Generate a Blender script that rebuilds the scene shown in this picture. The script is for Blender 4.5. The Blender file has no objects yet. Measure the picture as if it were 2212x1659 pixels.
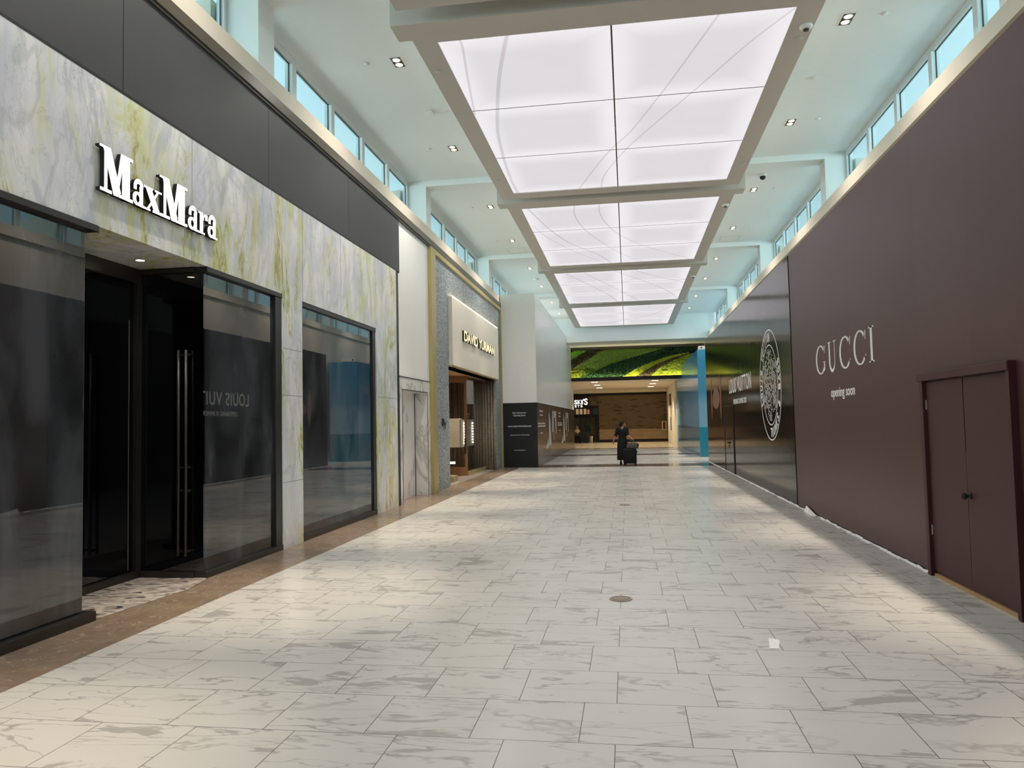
import bpy, bmesh, math, random
from mathutils import Vector, Matrix, noise
random.seed(7)
sc = bpy.context.scene
COL = sc.collection
R = math.radians

# ------------------------------------------------------------------ camera
cam_d = bpy.data.cameras.new('camera'); cam = bpy.data.objects.new('camera', cam_d); COL.objects.link(cam)
cam_d.sensor_width = 36.0; cam_d.lens = 36.0 * 1627.0 / 2212.0
cam_d.clip_start = 0.05; cam_d.clip_end = 400
YAW, PIT, ROL = R(8.666), R(2.971), R(-1.197)
fw = Vector((-math.sin(YAW)*math.cos(PIT), math.cos(YAW)*math.cos(PIT), math.sin(PIT)))
rt = Vector((math.cos(YAW), math.sin(YAW), 0)); up = rt.cross(fw)
r2 = rt*math.cos(ROL) + up*math.sin(ROL); u2 = up*math.cos(ROL) - rt*math.sin(ROL)
cam.matrix_world = Matrix(((r2.x, u2.x, -fw.x, 0), (r2.y, u2.y, -fw.y, 0), (r2.z, u2.z, -fw.z, 1.65), (0, 0, 0, 1)))
sc.camera = cam

# ------------------------------------------------------------------ world, exposure, lights
sc.view_settings.view_transform = 'Standard'
sc.view_settings.look = 'None'
sc.view_settings.exposure = 0.30
sc.view_settings.gamma = 1.0
sc.view_settings.use_curve_mapping = False
sc.cycles.use_denoising = True
sc.cycles.max_bounces = 6
sc.cycles.diffuse_bounces = 4
sc.cycles.use_adaptive_sampling = True
sc.cycles.adaptive_threshold = 0.07
sc.cycles.adaptive_min_samples = 16
sc.cycles.glossy_bounces = 4
sc.cycles.transparent_max_bounces = 8
sc.cycles.sample_clamp_indirect = 4.0
sc.cycles.caustics_reflective = False
sc.cycles.caustics_refractive = False
SKY = 1.08
w = bpy.data.worlds.new('world'); sc.world = w; w.use_nodes = True
wn = w.node_tree; wn.nodes.clear()
wo = wn.nodes.new('ShaderNodeOutputWorld'); wb = wn.nodes.new('ShaderNodeBackground')
tc = wn.nodes.new('ShaderNodeTexCoord'); nz = wn.nodes.new('ShaderNodeTexNoise'); cr = wn.nodes.new('ShaderNodeValToRGB')
nz.inputs['Scale'].default_value = 1.6; nz.inputs['Detail'].default_value = 5
cr.color_ramp.elements[0].position = 0.38; cr.color_ramp.elements[0].color = (0.52, 0.74, 0.83, 1)
cr.color_ramp.elements[1].position = 0.62; cr.color_ramp.elements[1].color = (0.66, 0.84, 0.90, 1)
wn.links.new(tc.outputs['Generated'], nz.inputs['Vector']); wn.links.new(nz.outputs[0], cr.inputs[0])
wn.links.new(cr.outputs[0], wb.inputs[0]); wn.links.new(wb.outputs[0], wo.inputs[0]); wb.inputs[1].default_value = SKY

PANEL_EMIT = 0.67       # luminous ceiling panels
SPOT_W = 1200
FLOOD_W = 240            # each twin downlight of the hall
def lamp(name, kind, loc, energy, color, parent=None, **kw):
    d = bpy.data.lights.new(name, kind); d.energy = energy; d.color = color
    for k, v in kw.items(): setattr(d, k, v)
    o = bpy.data.objects.new(name, d); COL.objects.link(o); o.location = loc
    if parent: o.parent = parent
    return o

# added fill lamps outside, out of sight, brightening the ceiling through the high windows
for sx in (-1, 1):
    for yc in (-4, 14, 32):
        o = lamp('outside_fill', 'AREA', (sx*8.4-0.07, yc, 6.75), 500, (0.90, 1.0, 0.98), shape='RECTANGLE', size=1.5, size_y=18)
        o.rotation_euler = (0, R(90+22)*sx, 0)
# ------------------------------------------------------------------ object helpers
def prop(o, label=None, cat=None, group=None, kind=None):
    if label: o['label'] = label
    if cat: o['category'] = cat
    if group: o['group'] = group
    if kind: o['kind'] = kind
    return o
def thing(name, label, cat, loc=(0, 0, 0), rz=0, group=None):
    o = bpy.data.objects.new(name, None); COL.objects.link(o); o.location = loc; o.rotation_euler = (0, 0, rz)
    o.empty_display_size = 0.2
    return prop(o, label, cat, group)
def struct(name, loc=(0, 0, 0)):
    o = bpy.data.objects.new(name, None); COL.objects.link(o); o.location = loc; o['kind'] = 'structure'; return o
def copy_tree(o, parent=None):
    c = o.copy(); COL.objects.link(c); c.parent = parent
    for ch in list(o.children): copy_tree(ch, c)
    return c

class MB:
    def __init__(s): s.v = []; s.f = []
    def quad(s, a, b, c, d):
        n = len(s.v); s.v += [tuple(a), tuple(b), tuple(c), tuple(d)]; s.f.append((n, n+1, n+2, n+3)); return s
    def box(s, x0, x1, y0, y1, z0, z1):
        n = len(s.v)
        s.v += [(x0,y0,z0),(x1,y0,z0),(x1,y1,z0),(x0,y1,z0),(x0,y0,z1),(x1,y0,z1),(x1,y1,z1),(x0,y1,z1)]
        s.f += [tuple(n+i for i in q) for q in ((3,2,1,0),(4,5,6,7),(0,1,5,4),(1,2,6,5),(2,3,7,6),(3,0,4,7))]
        return s
    def loft(s, rings, cap=True):
        n = len(s.v); k = len(rings[0])
        for r in rings: s.v += [tuple(p) for p in r]
        for i in range(len(rings)-1):
            for j in range(k):
                a = n+i*k+j; b = n+i*k+(j+1) % k
                s.f.append((a, b, b+k, a+k))
        if cap:
            s.f.append(tuple(n+j for j in reversed(range(k))))
            s.f.append(tuple(n+(len(rings)-1)*k+j for j in range(k)))
        return s
    def tube(s, pts, rad, seg=10, flat=1.0):
        pts = [Vector(p) for p in pts]
        if not hasattr(rad, '__len__'): rad = [rad]*len(pts)
        rings = []
        prev = None
        for i, p in enumerate(pts):
            d = (pts[min(i+1, len(pts)-1)] - pts[max(i-1, 0)]).normalized()
            if prev is None:
                a = Vector((0, 0, 1)) if abs(d.z) < 0.9 else Vector((1, 0, 0))
                e = d.cross(a).normalized()
            else:
                e = (prev - d*prev.dot(d)).normalized()
            prev = e; g = d.cross(e)
            rings.append([p + (e*math.cos(t)*flat + g*math.sin(t))*rad[i] for t in [2*math.pi*j/seg for j in range(seg)]])
        return s.loft(rings)
    def lathe(s, prof, c=(0, 0, 0), seg=24, axis='z', sx=1, sy=1):
        rings = []
        for r, h in prof:
            ring = []
            for j in range(seg):
                t = 2*math.pi*j/seg; a, b = r*math.cos(t)*sx, r*math.sin(t)*sy
                if axis == 'z': q = (c[0]+a, c[1]+b, c[2]+h)
                elif axis == 'x': q = (c[0]+h, c[1]+a, c[2]+b)
                else: q = (c[0]+a, c[1]+h, c[2]+b)
                ring.append(q)
            rings.append(ring)
        return s.loft(rings)
    def ball(s, c, r, seg=12, sq=(1, 1, 1)):
        prof = [(max(1e-4, math.sin(math.pi*i/seg)), -math.cos(math.pi*i/seg)) for i in range(seg+1)]
        rings = [[(c[0]+q*r*sq[0]*math.cos(t), c[1]+q*r*sq[1]*math.sin(t), c[2]+h*r*sq[2]) for t in [2*math.pi*j/seg for j in range(seg)]] for q, h in prof]
        return s.loft(rings)
    def build(s, name, mat, parent=None, bevel=0, smooth=False, remesh=0, kind=None, label=None):
        me = bpy.data.meshes.new(name); me.from_pydata(s.v, [], s.f); me.update()
        bm = bmesh.new(); bm.from_mesh(me); bmesh.ops.recalc_face_normals(bm, faces=bm.faces); bm.to_mesh(me); bm.free()
        if mat: me.materials.append(mat)
        o = bpy.data.objects.new(name, me); COL.objects.link(o)
        if parent: o.parent = parent
        if smooth:
            for p in me.polygons: p.use_smooth = True
        if remesh:
            m = o.modifiers.new('remesh', 'REMESH'); m.mode = 'VOXEL'; m.voxel_size = remesh; m.use_smooth_shade = True
        if bevel:
            m = o.modifiers.new('bevel', 'BEVEL'); m.width = bevel; m.segments = 2; m.limit_method = 'ANGLE'
        if kind: o['kind'] = kind
        if label: o['label'] = label
        return o
def box(name, mat, x0, x1, y0, y1, z0, z1, parent=None, bevel=0, kind=None, label=None):
    return MB().box(x0, x1, y0, y1, z0, z1).build(name, mat, parent, bevel, kind=kind, label=label)

class Plane:
    """2-D drawing surface: u along U, v up (or along V), d out along N."""
    def __init__(s, O, U, N, V=(0, 0, 1)): s.O, s.U, s.N, s.V = Vector(O), Vector(U), Vector(N), Vector(V)
    def p(s, u, v, d=0): return s.O + s.U*u + s.V*v + s.N*d
def prism(mb, pl, poly, d0, d1):
    n = len(mb.v); k = len(poly)
    mb.v += [tuple(pl.p(u, v, d1)) for u, v in poly] + [tuple(pl.p(u, v, d0)) for u, v in poly]
    mb.f.append(tuple(n+i for i in range(k)))
    mb.f.append(tuple(n+k+i for i in reversed(range(k))))
    for i in range(k):
        j = (i+1) % k
        mb.f.append((n+i, n+k+i, n+k+j, n+j))
def stroke(pts, wid, closed=False):
    """list of quads for a 2-D polyline of varying width"""
    if not hasattr(wid, '__len__'): wid = [wid]*len(pts)
    L, Rr = [], []
    n = len(pts)
    for i, (x, y) in enumerate(pts):
        if closed: a, b = pts[(i-1) % n], pts[(i+1) % n]
        else: a, b = pts[max(i-1, 0)], pts[min(i+1, n-1)]
        dx, dy = b[0]-a[0], b[1]-a[1]; l = math.hypot(dx, dy) or 1
        nx, ny = -dy/l*wid[i]/2, dx/l*wid[i]/2
        L.append((x+nx, y+ny)); Rr.append((x-nx, y-ny))
    out = []
    for i in range(n if closed else n-1):
        j = (i+1) % n
        out.append([L[i], L[j], Rr[j], Rr[i]])
    return out
def bez(p0, p1, p2, p3, n=10):
    out = []
    for i in range(n+1):
        t = i/n; s = 1-t
        out.append((s**3*p0[0]+3*s*s*t*p1[0]+3*s*t*t*p2[0]+t**3*p3[0], s**3*p0[1]+3*s*s*t*p1[1]+3*s*t*t*p2[1]+t**3*p3[1]))
    return out
def smooth_pts(P, n=6):
    out = []
    for i in range(len(P)-1):
        p0 = P[max(i-1, 0)]; p1 = P[i]; p2 = P[i+1]; p3 = P[min(i+2, len(P)-1)]
        for k in range(n):
            t = k/n
            out.append(tuple(0.5*((2*p1[c])+(-p0[c]+p2[c])*t+(2*p0[c]-5*p1[c]+4*p2[c]-p3[c])*t*t+(-p0[c]+3*p1[c]-3*p2[c]+p3[c])*t**3) for c in range(len(p1))))
    out.append(tuple(P[-1])); return out
def ell(cx, cy, rx, ry, a0, a1, n=28):
    return [(cx+rx*math.cos(R(a0+(a1-a0)*i/n)), cy+ry*math.sin(R(a0+(a1-a0)*i/n))) for i in range(n+1)]
def text_polys(s, size=1.0, bold=0.0, sx=1.0, space=1.0, align='LEFT', shear=0.0):
    cu = bpy.data.curves.new('t', 'FONT'); cu.body = s; cu.size = size; cu.offset = bold; cu.align_x = align
    cu.space_character = space; cu.shear = shear; cu.resolution_u = 4
    o = bpy.data.objects.new('t', cu); COL.objects.link(o)
    me = bpy.data.meshes.new_from_object(o)
    P = [[(me.vertices[i].co.x*sx, me.vertices[i].co.y) for i in p.vertices] for p in me.polygons]
    bpy.data.objects.remove(o); bpy.data.curves.remove(cu); bpy.data.meshes.remove(me)
    return P
def fit(polys, u0, u1, v0, v1):
    us = [q[0] for p in polys for q in p]; vs = [q[1] for p in polys for q in p]
    a, b, c, d = min(us), max(us), min(vs), max(vs)
    return [[(u0+(q[0]-a)/(b-a)*(u1-u0), v0+(q[1]-c)/(d-c)*(v1-v0)) for q in p] for p in polys]
def decal(name, polys, pl, mat, parent, d0=0.001, d1=0.004, label=None, kind=None):
    mb = MB()
    for p in polys: prism(mb, pl, p, d0, d1)
    return mb.build(name, mat, parent, label=label, kind=kind)

def clusters(polys):
    out = []; P = sorted(polys, key=lambda p: min(q[0] for q in p)); hi = -1e9
    for p in P:
        a, b = min(q[0] for q in p), max(q[0] for q in p)
        if a > hi-1e-4: out.append([])
        out[-1].append(p); hi = max(hi, b)
    return out
# ------------------------------------------------------------------ materials
def lin(c):
    return tuple(((v/255)/12.92 if v/255 <= 0.04045 else ((v/255+0.055)/1.055)**2.4) for v in c) + (1,)
class NT:
    def __init__(s, name):
        s.m = bpy.data.materials.new(name); s.m.use_nodes = True; s.t = s.m.node_tree; s.n = s.t.nodes; s.l = s.t.links
        s.b = s.n['Principled BSDF']; s.out = s.n['Material Output']
    def node(s, typ, **kw):
        n = s.n.new('ShaderNode'+typ)
        for k, v in kw.items():
            if hasattr(n, k) and not k[0].isupper(): setattr(n, k, v)
        return n
    def link(s, a, b): s.l.new(a, b)
    def set(s, n, key, v):
        if isinstance(v, bpy.types.NodeSocket): s.link(v, n.inputs[key])
        else: n.inputs[key].default_value = v
    def math(s, op, a, b=0.0, c=0.0, clamp=False):
        n = s.n.new('ShaderNodeMath'); n.operation = op; n.use_clamp = clamp
        s.set(n, 0, a); s.set(n, 1, b); s.set(n, 2, c); return n.outputs[0]
    def pos(s, scale=(1, 1, 1), obj=False, off=(0, 0, 0)):
        if obj: src = s.node('TexCoord').outputs['Object']
        else: src = s.node('NewGeometry').outputs['Position']
        mp = s.node('Mapping'); s.link(src, mp.inputs[0]); mp.inputs['Scale'].default_value = scale; mp.inputs['Location'].default_value = off
        return mp.outputs[0]
    def noise(s, vec, scale=1, detail=4, rough=0.55, dist=0, w=None):
        n = s.node('TexNoise')
        if w is not None: n.noise_dimensions = '4D'; s.set(n, 'W', w)
        s.set(n, 'Vector', vec); n.inputs['Scale'].default_value = scale; n.inputs['Detail'].default_value = detail
        n.inputs['Roughness'].default_value = rough; n.inputs['Distortion'].default_value = dist
        return n.outputs[0]
    def remap(s, v, a, b, c=0.0, d=1.0):
        n = s.node('MapRange'); s.set(n, 0, v); n.inputs[1].default_value = a; n.inputs[2].default_value = b
        n.inputs[3].default_value = c; n.inputs[4].default_value = d; n.interpolation_type = 'SMOOTHSTEP'; return n.outputs[0]
    def ridge(s, vec, scale, width, detail=4, dist=0, w=None, rough=0.5):
        n = s.noise(vec, scale, detail, rough, dist, w)
        return s.remap(s.math('ABSOLUTE', s.math('SUBTRACT', n, 0.5)), 0, width, 1, 0)
    def mix(s, f, a, b, mode='MIX'):
        n = s.node('Mix'); n.data_type = 'RGBA'; n.blend_type = mode
        s.set(n, 0, f); s.set(n, 6, a); s.set(n, 7, b); return n.outputs[2]
    def bump(s, h, dist=0.01, strength=0.5):
        n = s.node('Bump'); s.set(n, 'Height', h); n.inputs['Distance'].default_value = dist; n.inputs['Strength'].default_value = strength
        s.link(n.outputs[0], s.b.inputs['Normal'])
    def fin(s, col=None, rough=None, metal=None, ior=None, spec=None):
        if col is not None: s.set(s.b, 'Base Color', col)
        if rough is not None: s.set(s.b, 'Roughness', rough)
        if metal is not None: s.set(s.b, 'Metallic', metal)
        if ior is not None: s.set(s.b, 'IOR', ior)
        if spec is not None: s.set(s.b, 'Specular IOR Level', spec)
        return s.m
def simple(name, rgb, rough=0.5, metal=0, var=0.04, scale=6, **kw):
    t = NT(name); c = lin(rgb)
    n = t.noise(t.pos(), scale, 4)
    dark = tuple(max(0, v*(1-var*2)) for v in c[:3])+(1,); lite = tuple(min(1, v*(1+var*2)) for v in c[:3])+(1,)
    return t.fin(t.mix(n, dark, lite), rough, metal, **kw)
def emit(name, rgb, strength):
    t = NT(name); t.n.remove(t.b); e = t.node('Emission'); e.inputs[0].default_value = lin(rgb); e.inputs[1].default_value = strength
    t.link(e.outputs[0], t.out.inputs[0]); return t.m
def glass(name, tint, gl=0.12, rough=0.0):
    """thin pane: tinted transparency plus a clear reflection"""
    t = NT(name); t.n.remove(t.b)
    tr = t.node('BsdfTransparent'); tr.inputs[0].default_value = lin(tint)
    g = t.node('BsdfGlossy'); g.inputs['Roughness'].default_value = rough
    lw = t.node('LayerWeight'); lw.inputs[0].default_value = 0.5      # Facing = 1 - |cos|, the same from both sides of the pane
    fr = t.math('ADD', 0.03, t.math('MULTIPLY', t.math('POWER', lw.outputs['Facing'], 5.0), 0.9))
    mx = t.node('MixShader'); t.link(fr, mx.inputs[0])
    t.link(tr.outputs[0], mx.inputs[1]); t.link(g.outputs[0], mx.inputs[2]); t.link(mx.outputs[0], t.out.inputs[0]); return t.m

M = {}
M['white'] = simple('white_plaster', (240, 239, 234), 0.75, var=0.01)
M['ceil'] = simple('ceiling_paint', (238, 241, 239), 0.85, var=0.01)
M['beige'] = simple('warm_beige_paint', (214, 203, 186), 0.7, var=0.02)
M['frame_paint'] = simple('light_box_paint', (206, 201, 193), 0.7, var=0.01)
M['grey_panel'] = simple('charcoal_panel', (66, 65, 66), 0.55, var=0.03, scale=3)
M['bronze'] = simple('bronze_trim', (80, 71, 58), 0.4, var=0.04)
M['bronze_dark'] = simple('dark_bronze_trim', (66, 61, 54), 0.45)  # a darker bronze for lips, beads, joints and small fittings
M['blackmetal'] = simple('black_bronze_metal', (44, 40, 37), 0.35, var=0.05)
M['black'] = simple('black_gap', (14, 14, 15), 0.5)
M['matblack'] = simple('matt_black', (20, 20, 22), 0.65)
M['cream'] = simple('cream_plaster', (236, 229, 214), 0.6, var=0.02)
M['brass'] = simple('satin_brass', (186, 170, 116), 0.38, metal=0.35, var=0.03)
M['wood'] = simple('oak_wood', (146, 104, 66), 0.4, var=0.15, scale=9)
M['lightwood'] = simple('pale_wood', (196, 160, 112), 0.5, var=0.1)
M['steel'] = simple('zinc_steel', (190, 188, 184), 0.35, metal=0.6)
M['winframe'] = simple('white_window_frame', (238, 246, 248), 0.4, var=0.01)
M['glass'] = glass('clerestory_glass', (236, 250, 252))
M['clear'] = glass('clear_glass', (240, 242, 240))
M['lamp_warm'] = emit('warm_lamp', (255, 232, 190), 3.5)
M['lamp_hot'] = emit('bright_lamp', (255, 240, 215), 7)
M['sign_light'] = emit('lit_sign_face', (255, 247, 240), 1.25)
M['led'] = emit('led_strip', (255, 236, 190), 8)
M['vinyl_white'] = simple('white_vinyl', (236, 236, 232), 0.4, var=0.01)
M['skin'] = simple('skin', (176, 128, 104), 0.5)
M['hair'] = simple('dark_hair', (12, 10, 9), 0.8)
M['dress'] = simple('black_cloth', (9, 10, 13), 0.8, var=0.1)
M['red'] = simple('dark_red', (110, 40, 32), 0.5)
M['paper'] = simple('white_paper', (253, 254, 251), 0.7, var=0.01)
M['copper'] = simple('brushed_floor_brass', (158, 138, 108), 0.35, metal=0.4)

def mk_floor():
    t = NT('marble_floor_tiles')
    P = t.node('NewGeometry').outputs['Position']
    mp = t.node('Mapping'); t.link(P, mp.inputs[0]); mp.inputs['Location'].default_value = (0.2975, -0.03, 0)
    br = t.node('TexBrick'); t.link(mp.outputs[0], br.inputs['Vector'])
    br.offset = 0.675; br.offset_frequency = 2; br.squash = 1.0; br.squash_frequency = 1
    br.inputs['Scale'].default_value = 1; br.inputs['Brick Width'].default_value = 0.5775; br.inputs['Row Height'].default_value = 0.5625
    br.inputs['Mortar Size'].default_value = 0.0028; br.inputs['Mortar Smooth'].default_value = 0.1; br.inputs['Bias'].default_value = 0
    br.inputs['Color1'].default_value = (0, 0, 0, 1); br.inputs['Color2'].default_value = (1, 1, 1, 1); br.inputs['Mortar'].default_value = (0.5, 0.5, 0.5, 1)
    rnd = t.math('MULTIPLY', br.outputs['Color'], 37.0)
    v = t.pos((0.9, 3.0, 1))
    warp = t.noise(v, 1.3, 3, 0.6, 0, rnd)
    patch = t.remap(t.noise(t.pos((0.8, 2.2, 1)), 1.5, 3, 0.5, 0.6, rnd), 0.52, 0.66)
    vein1 = t.math('MULTIPLY', t.ridge(v, 0.75, 0.016, 5, 0.5, rnd, 0.55), t.remap(warp, 0.40, 0.60, 0.25, 1))
    vein2 = t.math('MULTIPLY', t.ridge(t.pos((0.8, 3.6, 1), off=(3, 7, 0)), 0.8, 0.009, 4, 0.4, rnd, 0.55), 0.6)
    blot = t.math('MULTIPLY', t.math('MULTIPLY', t.remap(t.noise(v, 1.1, 6, 0.58, 0.8, rnd), 0.585, 0.605), t.remap(t.noise(v, 5.0, 3, 0.5, 0.5, rnd), 0.36, 0.5)), 0.85)
    f = t.math('MAXIMUM', t.math('MAXIMUM', vein1, vein2), blot)
    f = t.math('MULTIPLY', f, 0.62, clamp=True)
    base = t.mix(t.noise(t.pos((1, 2, 1)), 2.2, 3, 0.5, 0, rnd), lin((210, 208, 202)), lin((219, 217, 211)))
    tile = t.mix(f, base, lin((136, 133, 127)))
    tile = t.mix(br.outputs['Fac'], tile, lin((120, 118, 114)))
    rg = t.remap(t.noise(t.pos(), 0.8, 3), 0.3, 0.7, 0.20, 0.27)
    t.fin(tile, rg, spec=0.45)
    t.bump(t.math('SUBTRACT', 1, br.outputs['Fac']), 0.0015, 0.4)
    return t.m
M['floor'] = mk_floor()

def mk_stone(name, a, b, rough=0.25, scale=3, vein=(214, 200, 180), sc3=(1, 1, 1)):
    t = NT(name); n = t.noise(t.pos(sc3), scale, 6, 0.6, 0.4)
    c = t.mix(t.remap(n, 0.35, 0.65), lin(a), lin(b))
    c = t.mix(t.math('MULTIPLY', t.ridge(t.pos(sc3), scale*1.4, 0.012, 5, 0.8), 0.4), c, lin(vein))
    return t.fin(c, rough)
M['tan'] = mk_stone('tan_limestone', (136, 117, 99), (148, 129, 110))
M['band'] = mk_stone('dark_grey_stone_band', (104, 101, 97), (122, 118, 112), 0.12, vein=(140, 136, 130))
M['brown_floor'] = mk_stone('warm_stone_floor', (176, 160, 134), (192, 176, 150), 0.2)
def mk_terrazzo():
    t = NT('terrazzo_inlay'); vo = t.node('TexVoronoi'); vo.feature = 'F1'; t.link(t.pos((7, 16, 1)), vo.inputs[0]); vo.inputs['Scale'].default_value = 1.6
    sep = t.node('SeparateColor'); t.link(vo.outputs['Color'], sep.inputs[0])
    c = t.mix(t.remap(sep.outputs[0], 0.2, 0.9), lin((206, 198, 188)), lin((150, 138, 130)))
    c = t.mix(t.remap(sep.outputs[1], 0.90, 0.92), c, lin((72, 66, 70)))
    return t.fin(c, 0.3)
M['terrazzo'] = mk_terrazzo()
def mk_green_marble():
    t = NT('green_veined_marble')
    v = t.pos((1.25, 1.0, 0.42)); v2 = t.pos((1.25, 1.0, 0.30), off=(5, 3, 1))
    base = t.mix(t.remap(t.noise(v, 1.6, 6, 0.6, 0.9), 0.36, 0.64), lin((216, 219, 226)), lin((247, 246, 243)))
    pale = t.remap(t.noise(v2, 1.15, 6, 0.62, 1.3), 0.50, 0.66)
    base = t.mix(t.math('MULTIPLY', pale, 0.80), base, lin((222, 224, 176)))
    base = t.mix(t.math('MULTIPLY', t.ridge(t.pos((1.2, 1.1, 0.55), off=(9, 1, 4)), 2.2, 0.012, 8, 0.9, rough=0.68), 0.35), base, lin((150, 156, 150)))
    grey = t.math('MULTIPLY', t.ridge(v, 1.0, 0.03, 4, 1.2, rough=0.5), 0.28)
    base = t.mix(t.math('MULTIPLY', t.remap(t.noise(t.pos((1.5, 1.2, 0.5), off=(2, 2, 2)), 1.7, 5, 0.6, 1.0), 0.54, 0.66), 0.5), base, lin((176, 182, 192)))
    base = t.mix(grey, base, lin((160, 164, 166)))
    mask = t.math('MULTIPLY', t.remap(t.noise(v2, 0.9, 3, 0.5, 0.5), 0.42, 0.54), t.remap(t.noise(t.pos((2, 2, 0.8)), 4.0, 7, 0.72, 0.6), 0.36, 0.52, 0.35, 1))
    ol = t.math('MULTIPLY', t.ridge(v2, 0.85, 0.065, 9, 1.2, rough=0.66), mask)
    base = t.mix(t.math('MULTIPLY', ol, 0.75), base, lin((212, 214, 130)))
    core = t.math('MULTIPLY', t.ridge(v2, 0.85, 0.028, 9, 1.2, rough=0.66), t.remap(t.noise(v, 3.0, 4, 0.6), 0.45, 0.6))
    base = t.mix(t.math('MULTIPLY', t.math('MULTIPLY', core, mask), 0.9), base, lin((164, 156, 52)))
    return t.fin(base, 0.22)
M['marble'] = mk_green_marble()
def mk_white_marble():
    t = NT('white_marble_grey_vein'); v = t.pos((1.2, 1.2, 0.7))
    base = t.mix(t.noise(v, 2, 4), lin((226, 224, 218)), lin((238, 236, 232)))
    g = t.ridge(v, 0.8, 0.035, 5, 1.2)
    base = t.mix(t.math('MULTIPLY', g, 0.55), base, lin((140, 138, 134)))
    b = t.remap(t.noise(v, 1.1, 4, 0.5, 1.0), 0.60, 0.64)
    return t.fin(t.mix(t.math('MULTIPLY', b, 0.5), base, lin((160, 158, 154))), 0.2)
M['wmarble'] = mk_white_marble()
def mk_granite():
    t = NT('blue_grey_granite'); n = t.noise(t.pos(), 22, 4, 0.8); n2 = t.noise(t.pos((1, 1, 0.2)), 1.5, 3)
    c = t.mix(t.remap(n, 0.4, 0.6), lin((88, 96, 103)), lin((182, 190, 193)))
    t.bump(n, 0.01, 0.4); return t.fin(t.mix(t.math('MULTIPLY', n2, 0.25), c, lin((150, 148, 142))), 0.6)
M['granite'] = mk_granite()
def mk_flute():
    t = NT('fluted_chiselled_stone'); n = t.noise(t.pos(), 45, 3, 0.7)
    c = t.mix(t.remap(n, 0.35, 0.65), lin((122, 110, 98)), lin((182, 170, 154)))
    t.bump(n, 0.015, 0.6); return t.fin(c, 0.7)
M['flute'] = mk_flute()
def mk_shopglass(name, base=(12, 13, 15)):
    """dark backed shop glass: deep colour and a mirror-like reflection, black sheet behind it slightly wrinkled"""
    t = NT(name)
    wr = t.noise(t.pos((1, 1.6, 0.7)), 1.1, 3, 0.5, 0.6)
    c = t.mix(t.remap(wr, 0.35, 0.7), lin(base), lin(tuple(v*2.2 for v in base)))
    t.bump(t.noise(t.pos((1, 0.8, 0.5)), 0.55, 1, 0.4), 0.012, 0.35)
    return t.fin(c, 0.015, ior=1.8)
M['shopglass'] = mk_shopglass('black_backed_glass', (32, 34, 36))
M['doorglass'] = mk_shopglass('black_door_glass', (5, 5, 7))
def mk_maroon():
    t = NT('maroon_vinyl')
    p = t.node('NewGeometry').outputs['Position']; sp = t.node('SeparateXYZ'); t.link(p, sp.inputs[0])
    # sheets of vinyl about 1.2 m wide, each a trace different
    sheet = t.math('FLOOR', t.math('DIVIDE', sp.outputs[1], 1.22)); wn_ = t.node('TexWhiteNoise'); wn_.noise_dimensions = '1D'; t.link(sheet, wn_.inputs[1])
    fr = t.math('FRACT', t.math('DIVIDE', sp.outputs[1], 1.22)); seam = t.remap(fr, 0.0, 0.008, 1, 0)
    c = t.mix(wn_.outputs[0], lin((82, 51, 52)), lin((90, 58, 57)))
    c = t.mix(t.math('MULTIPLY', seam, 0.4), c, lin((70, 44, 44)))
    t.bump(t.noise(t.pos((1, 0.5, 0.3)), 3, 3), 0.01, 0.08)
    return t.fin(c, 0.42, spec=0.6)
M['maroon'] = mk_maroon()
M['maroon_paint'] = simple('maroon_painted_wood', (78, 44, 46), 0.55)
M['maroon_edge'] = simple('maroon_gloss_edge', (64, 14, 22), 0.5)
def mk_brown_vinyl():
    t = NT('glossy_brown_vinyl')
    p = t.node('NewGeometry').outputs['Position']; sp = t.node('SeparateXYZ'); t.link(p, sp.inputs[0])
    st = t.noise(t.pos((1, 14, 0.35)), 1.5, 4, 0.6)
    y = t.math('MULTIPLY', sp.outputs[1], 1/0.62); z = t.math('MULTIPLY', sp.outputs[2], 1/0.62)
    row = t.math('FLOOR', z); yy = t.math('ADD', y, t.math('MULTIPLY', t.math('MODULO', row, 2.0), 0.5))
    fy = t.math('SUBTRACT', t.math('FRACT', yy), 0.5); fz = t.math('SUBTRACT', t.math('FRACT', z), 0.5)
    rr = t.math('SQRT', t.math('ADD', t.math('MULTIPLY', fy, fy), t.math('MULTIPLY', fz, fz)))
    ang = t.math('ARCTAN2', fz, fy)
    petal = t.math('ADD', 0.13, t.math('MULTIPLY', t.math('COSINE', t.math('MULTIPLY', ang, 4.0)), 0.05))
    ring = t.remap(t.math('ABSOLUTE', t.math('SUBTRACT', rr, petal)), 0.0, 0.02, 1, 0)
    c = t.mix(t.math('MULTIPLY', ring, 0.30), lin((30, 25, 22)), lin((84, 50, 38)))
    t.bump(st, 0.004, 0.10)
    return t.fin(c, t.remap(st, 0.3, 0.7, 0.08, 0.15), spec=0.22)
M['brown'] = mk_brown_vinyl()
def mk_blue():
    t = NT('teal_blue_vinyl')
    p = t.node('NewGeometry').outputs['Position']; sp = t.node('SeparateXYZ'); t.link(p, sp.inputs[0]); z = sp.outputs[2]
    c = t.mix(t.remap(z, 1.29, 1.31), lin((50, 140, 170)), lin((132, 186, 216)))
    c = t.mix(t.remap(z, 2.2, 2.9), c, lin((84, 162, 200)))
    c = t.mix(t.remap(z, 2.9, 4.6), c, lin((62, 152, 196)))
    return t.fin(c, 0.16, spec=0.7)
M['blue'] = mk_blue()
M['black_vinyl'] = simple('black_vinyl', (10, 11, 13), 0.42)
M['black_gloss'] = simple('black_gloss_vinyl', (30, 27, 25), 0.22)
M['white_gloss'] = simple('white_gloss_vinyl', (246, 247, 244), 0.3, var=0.01)
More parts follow.
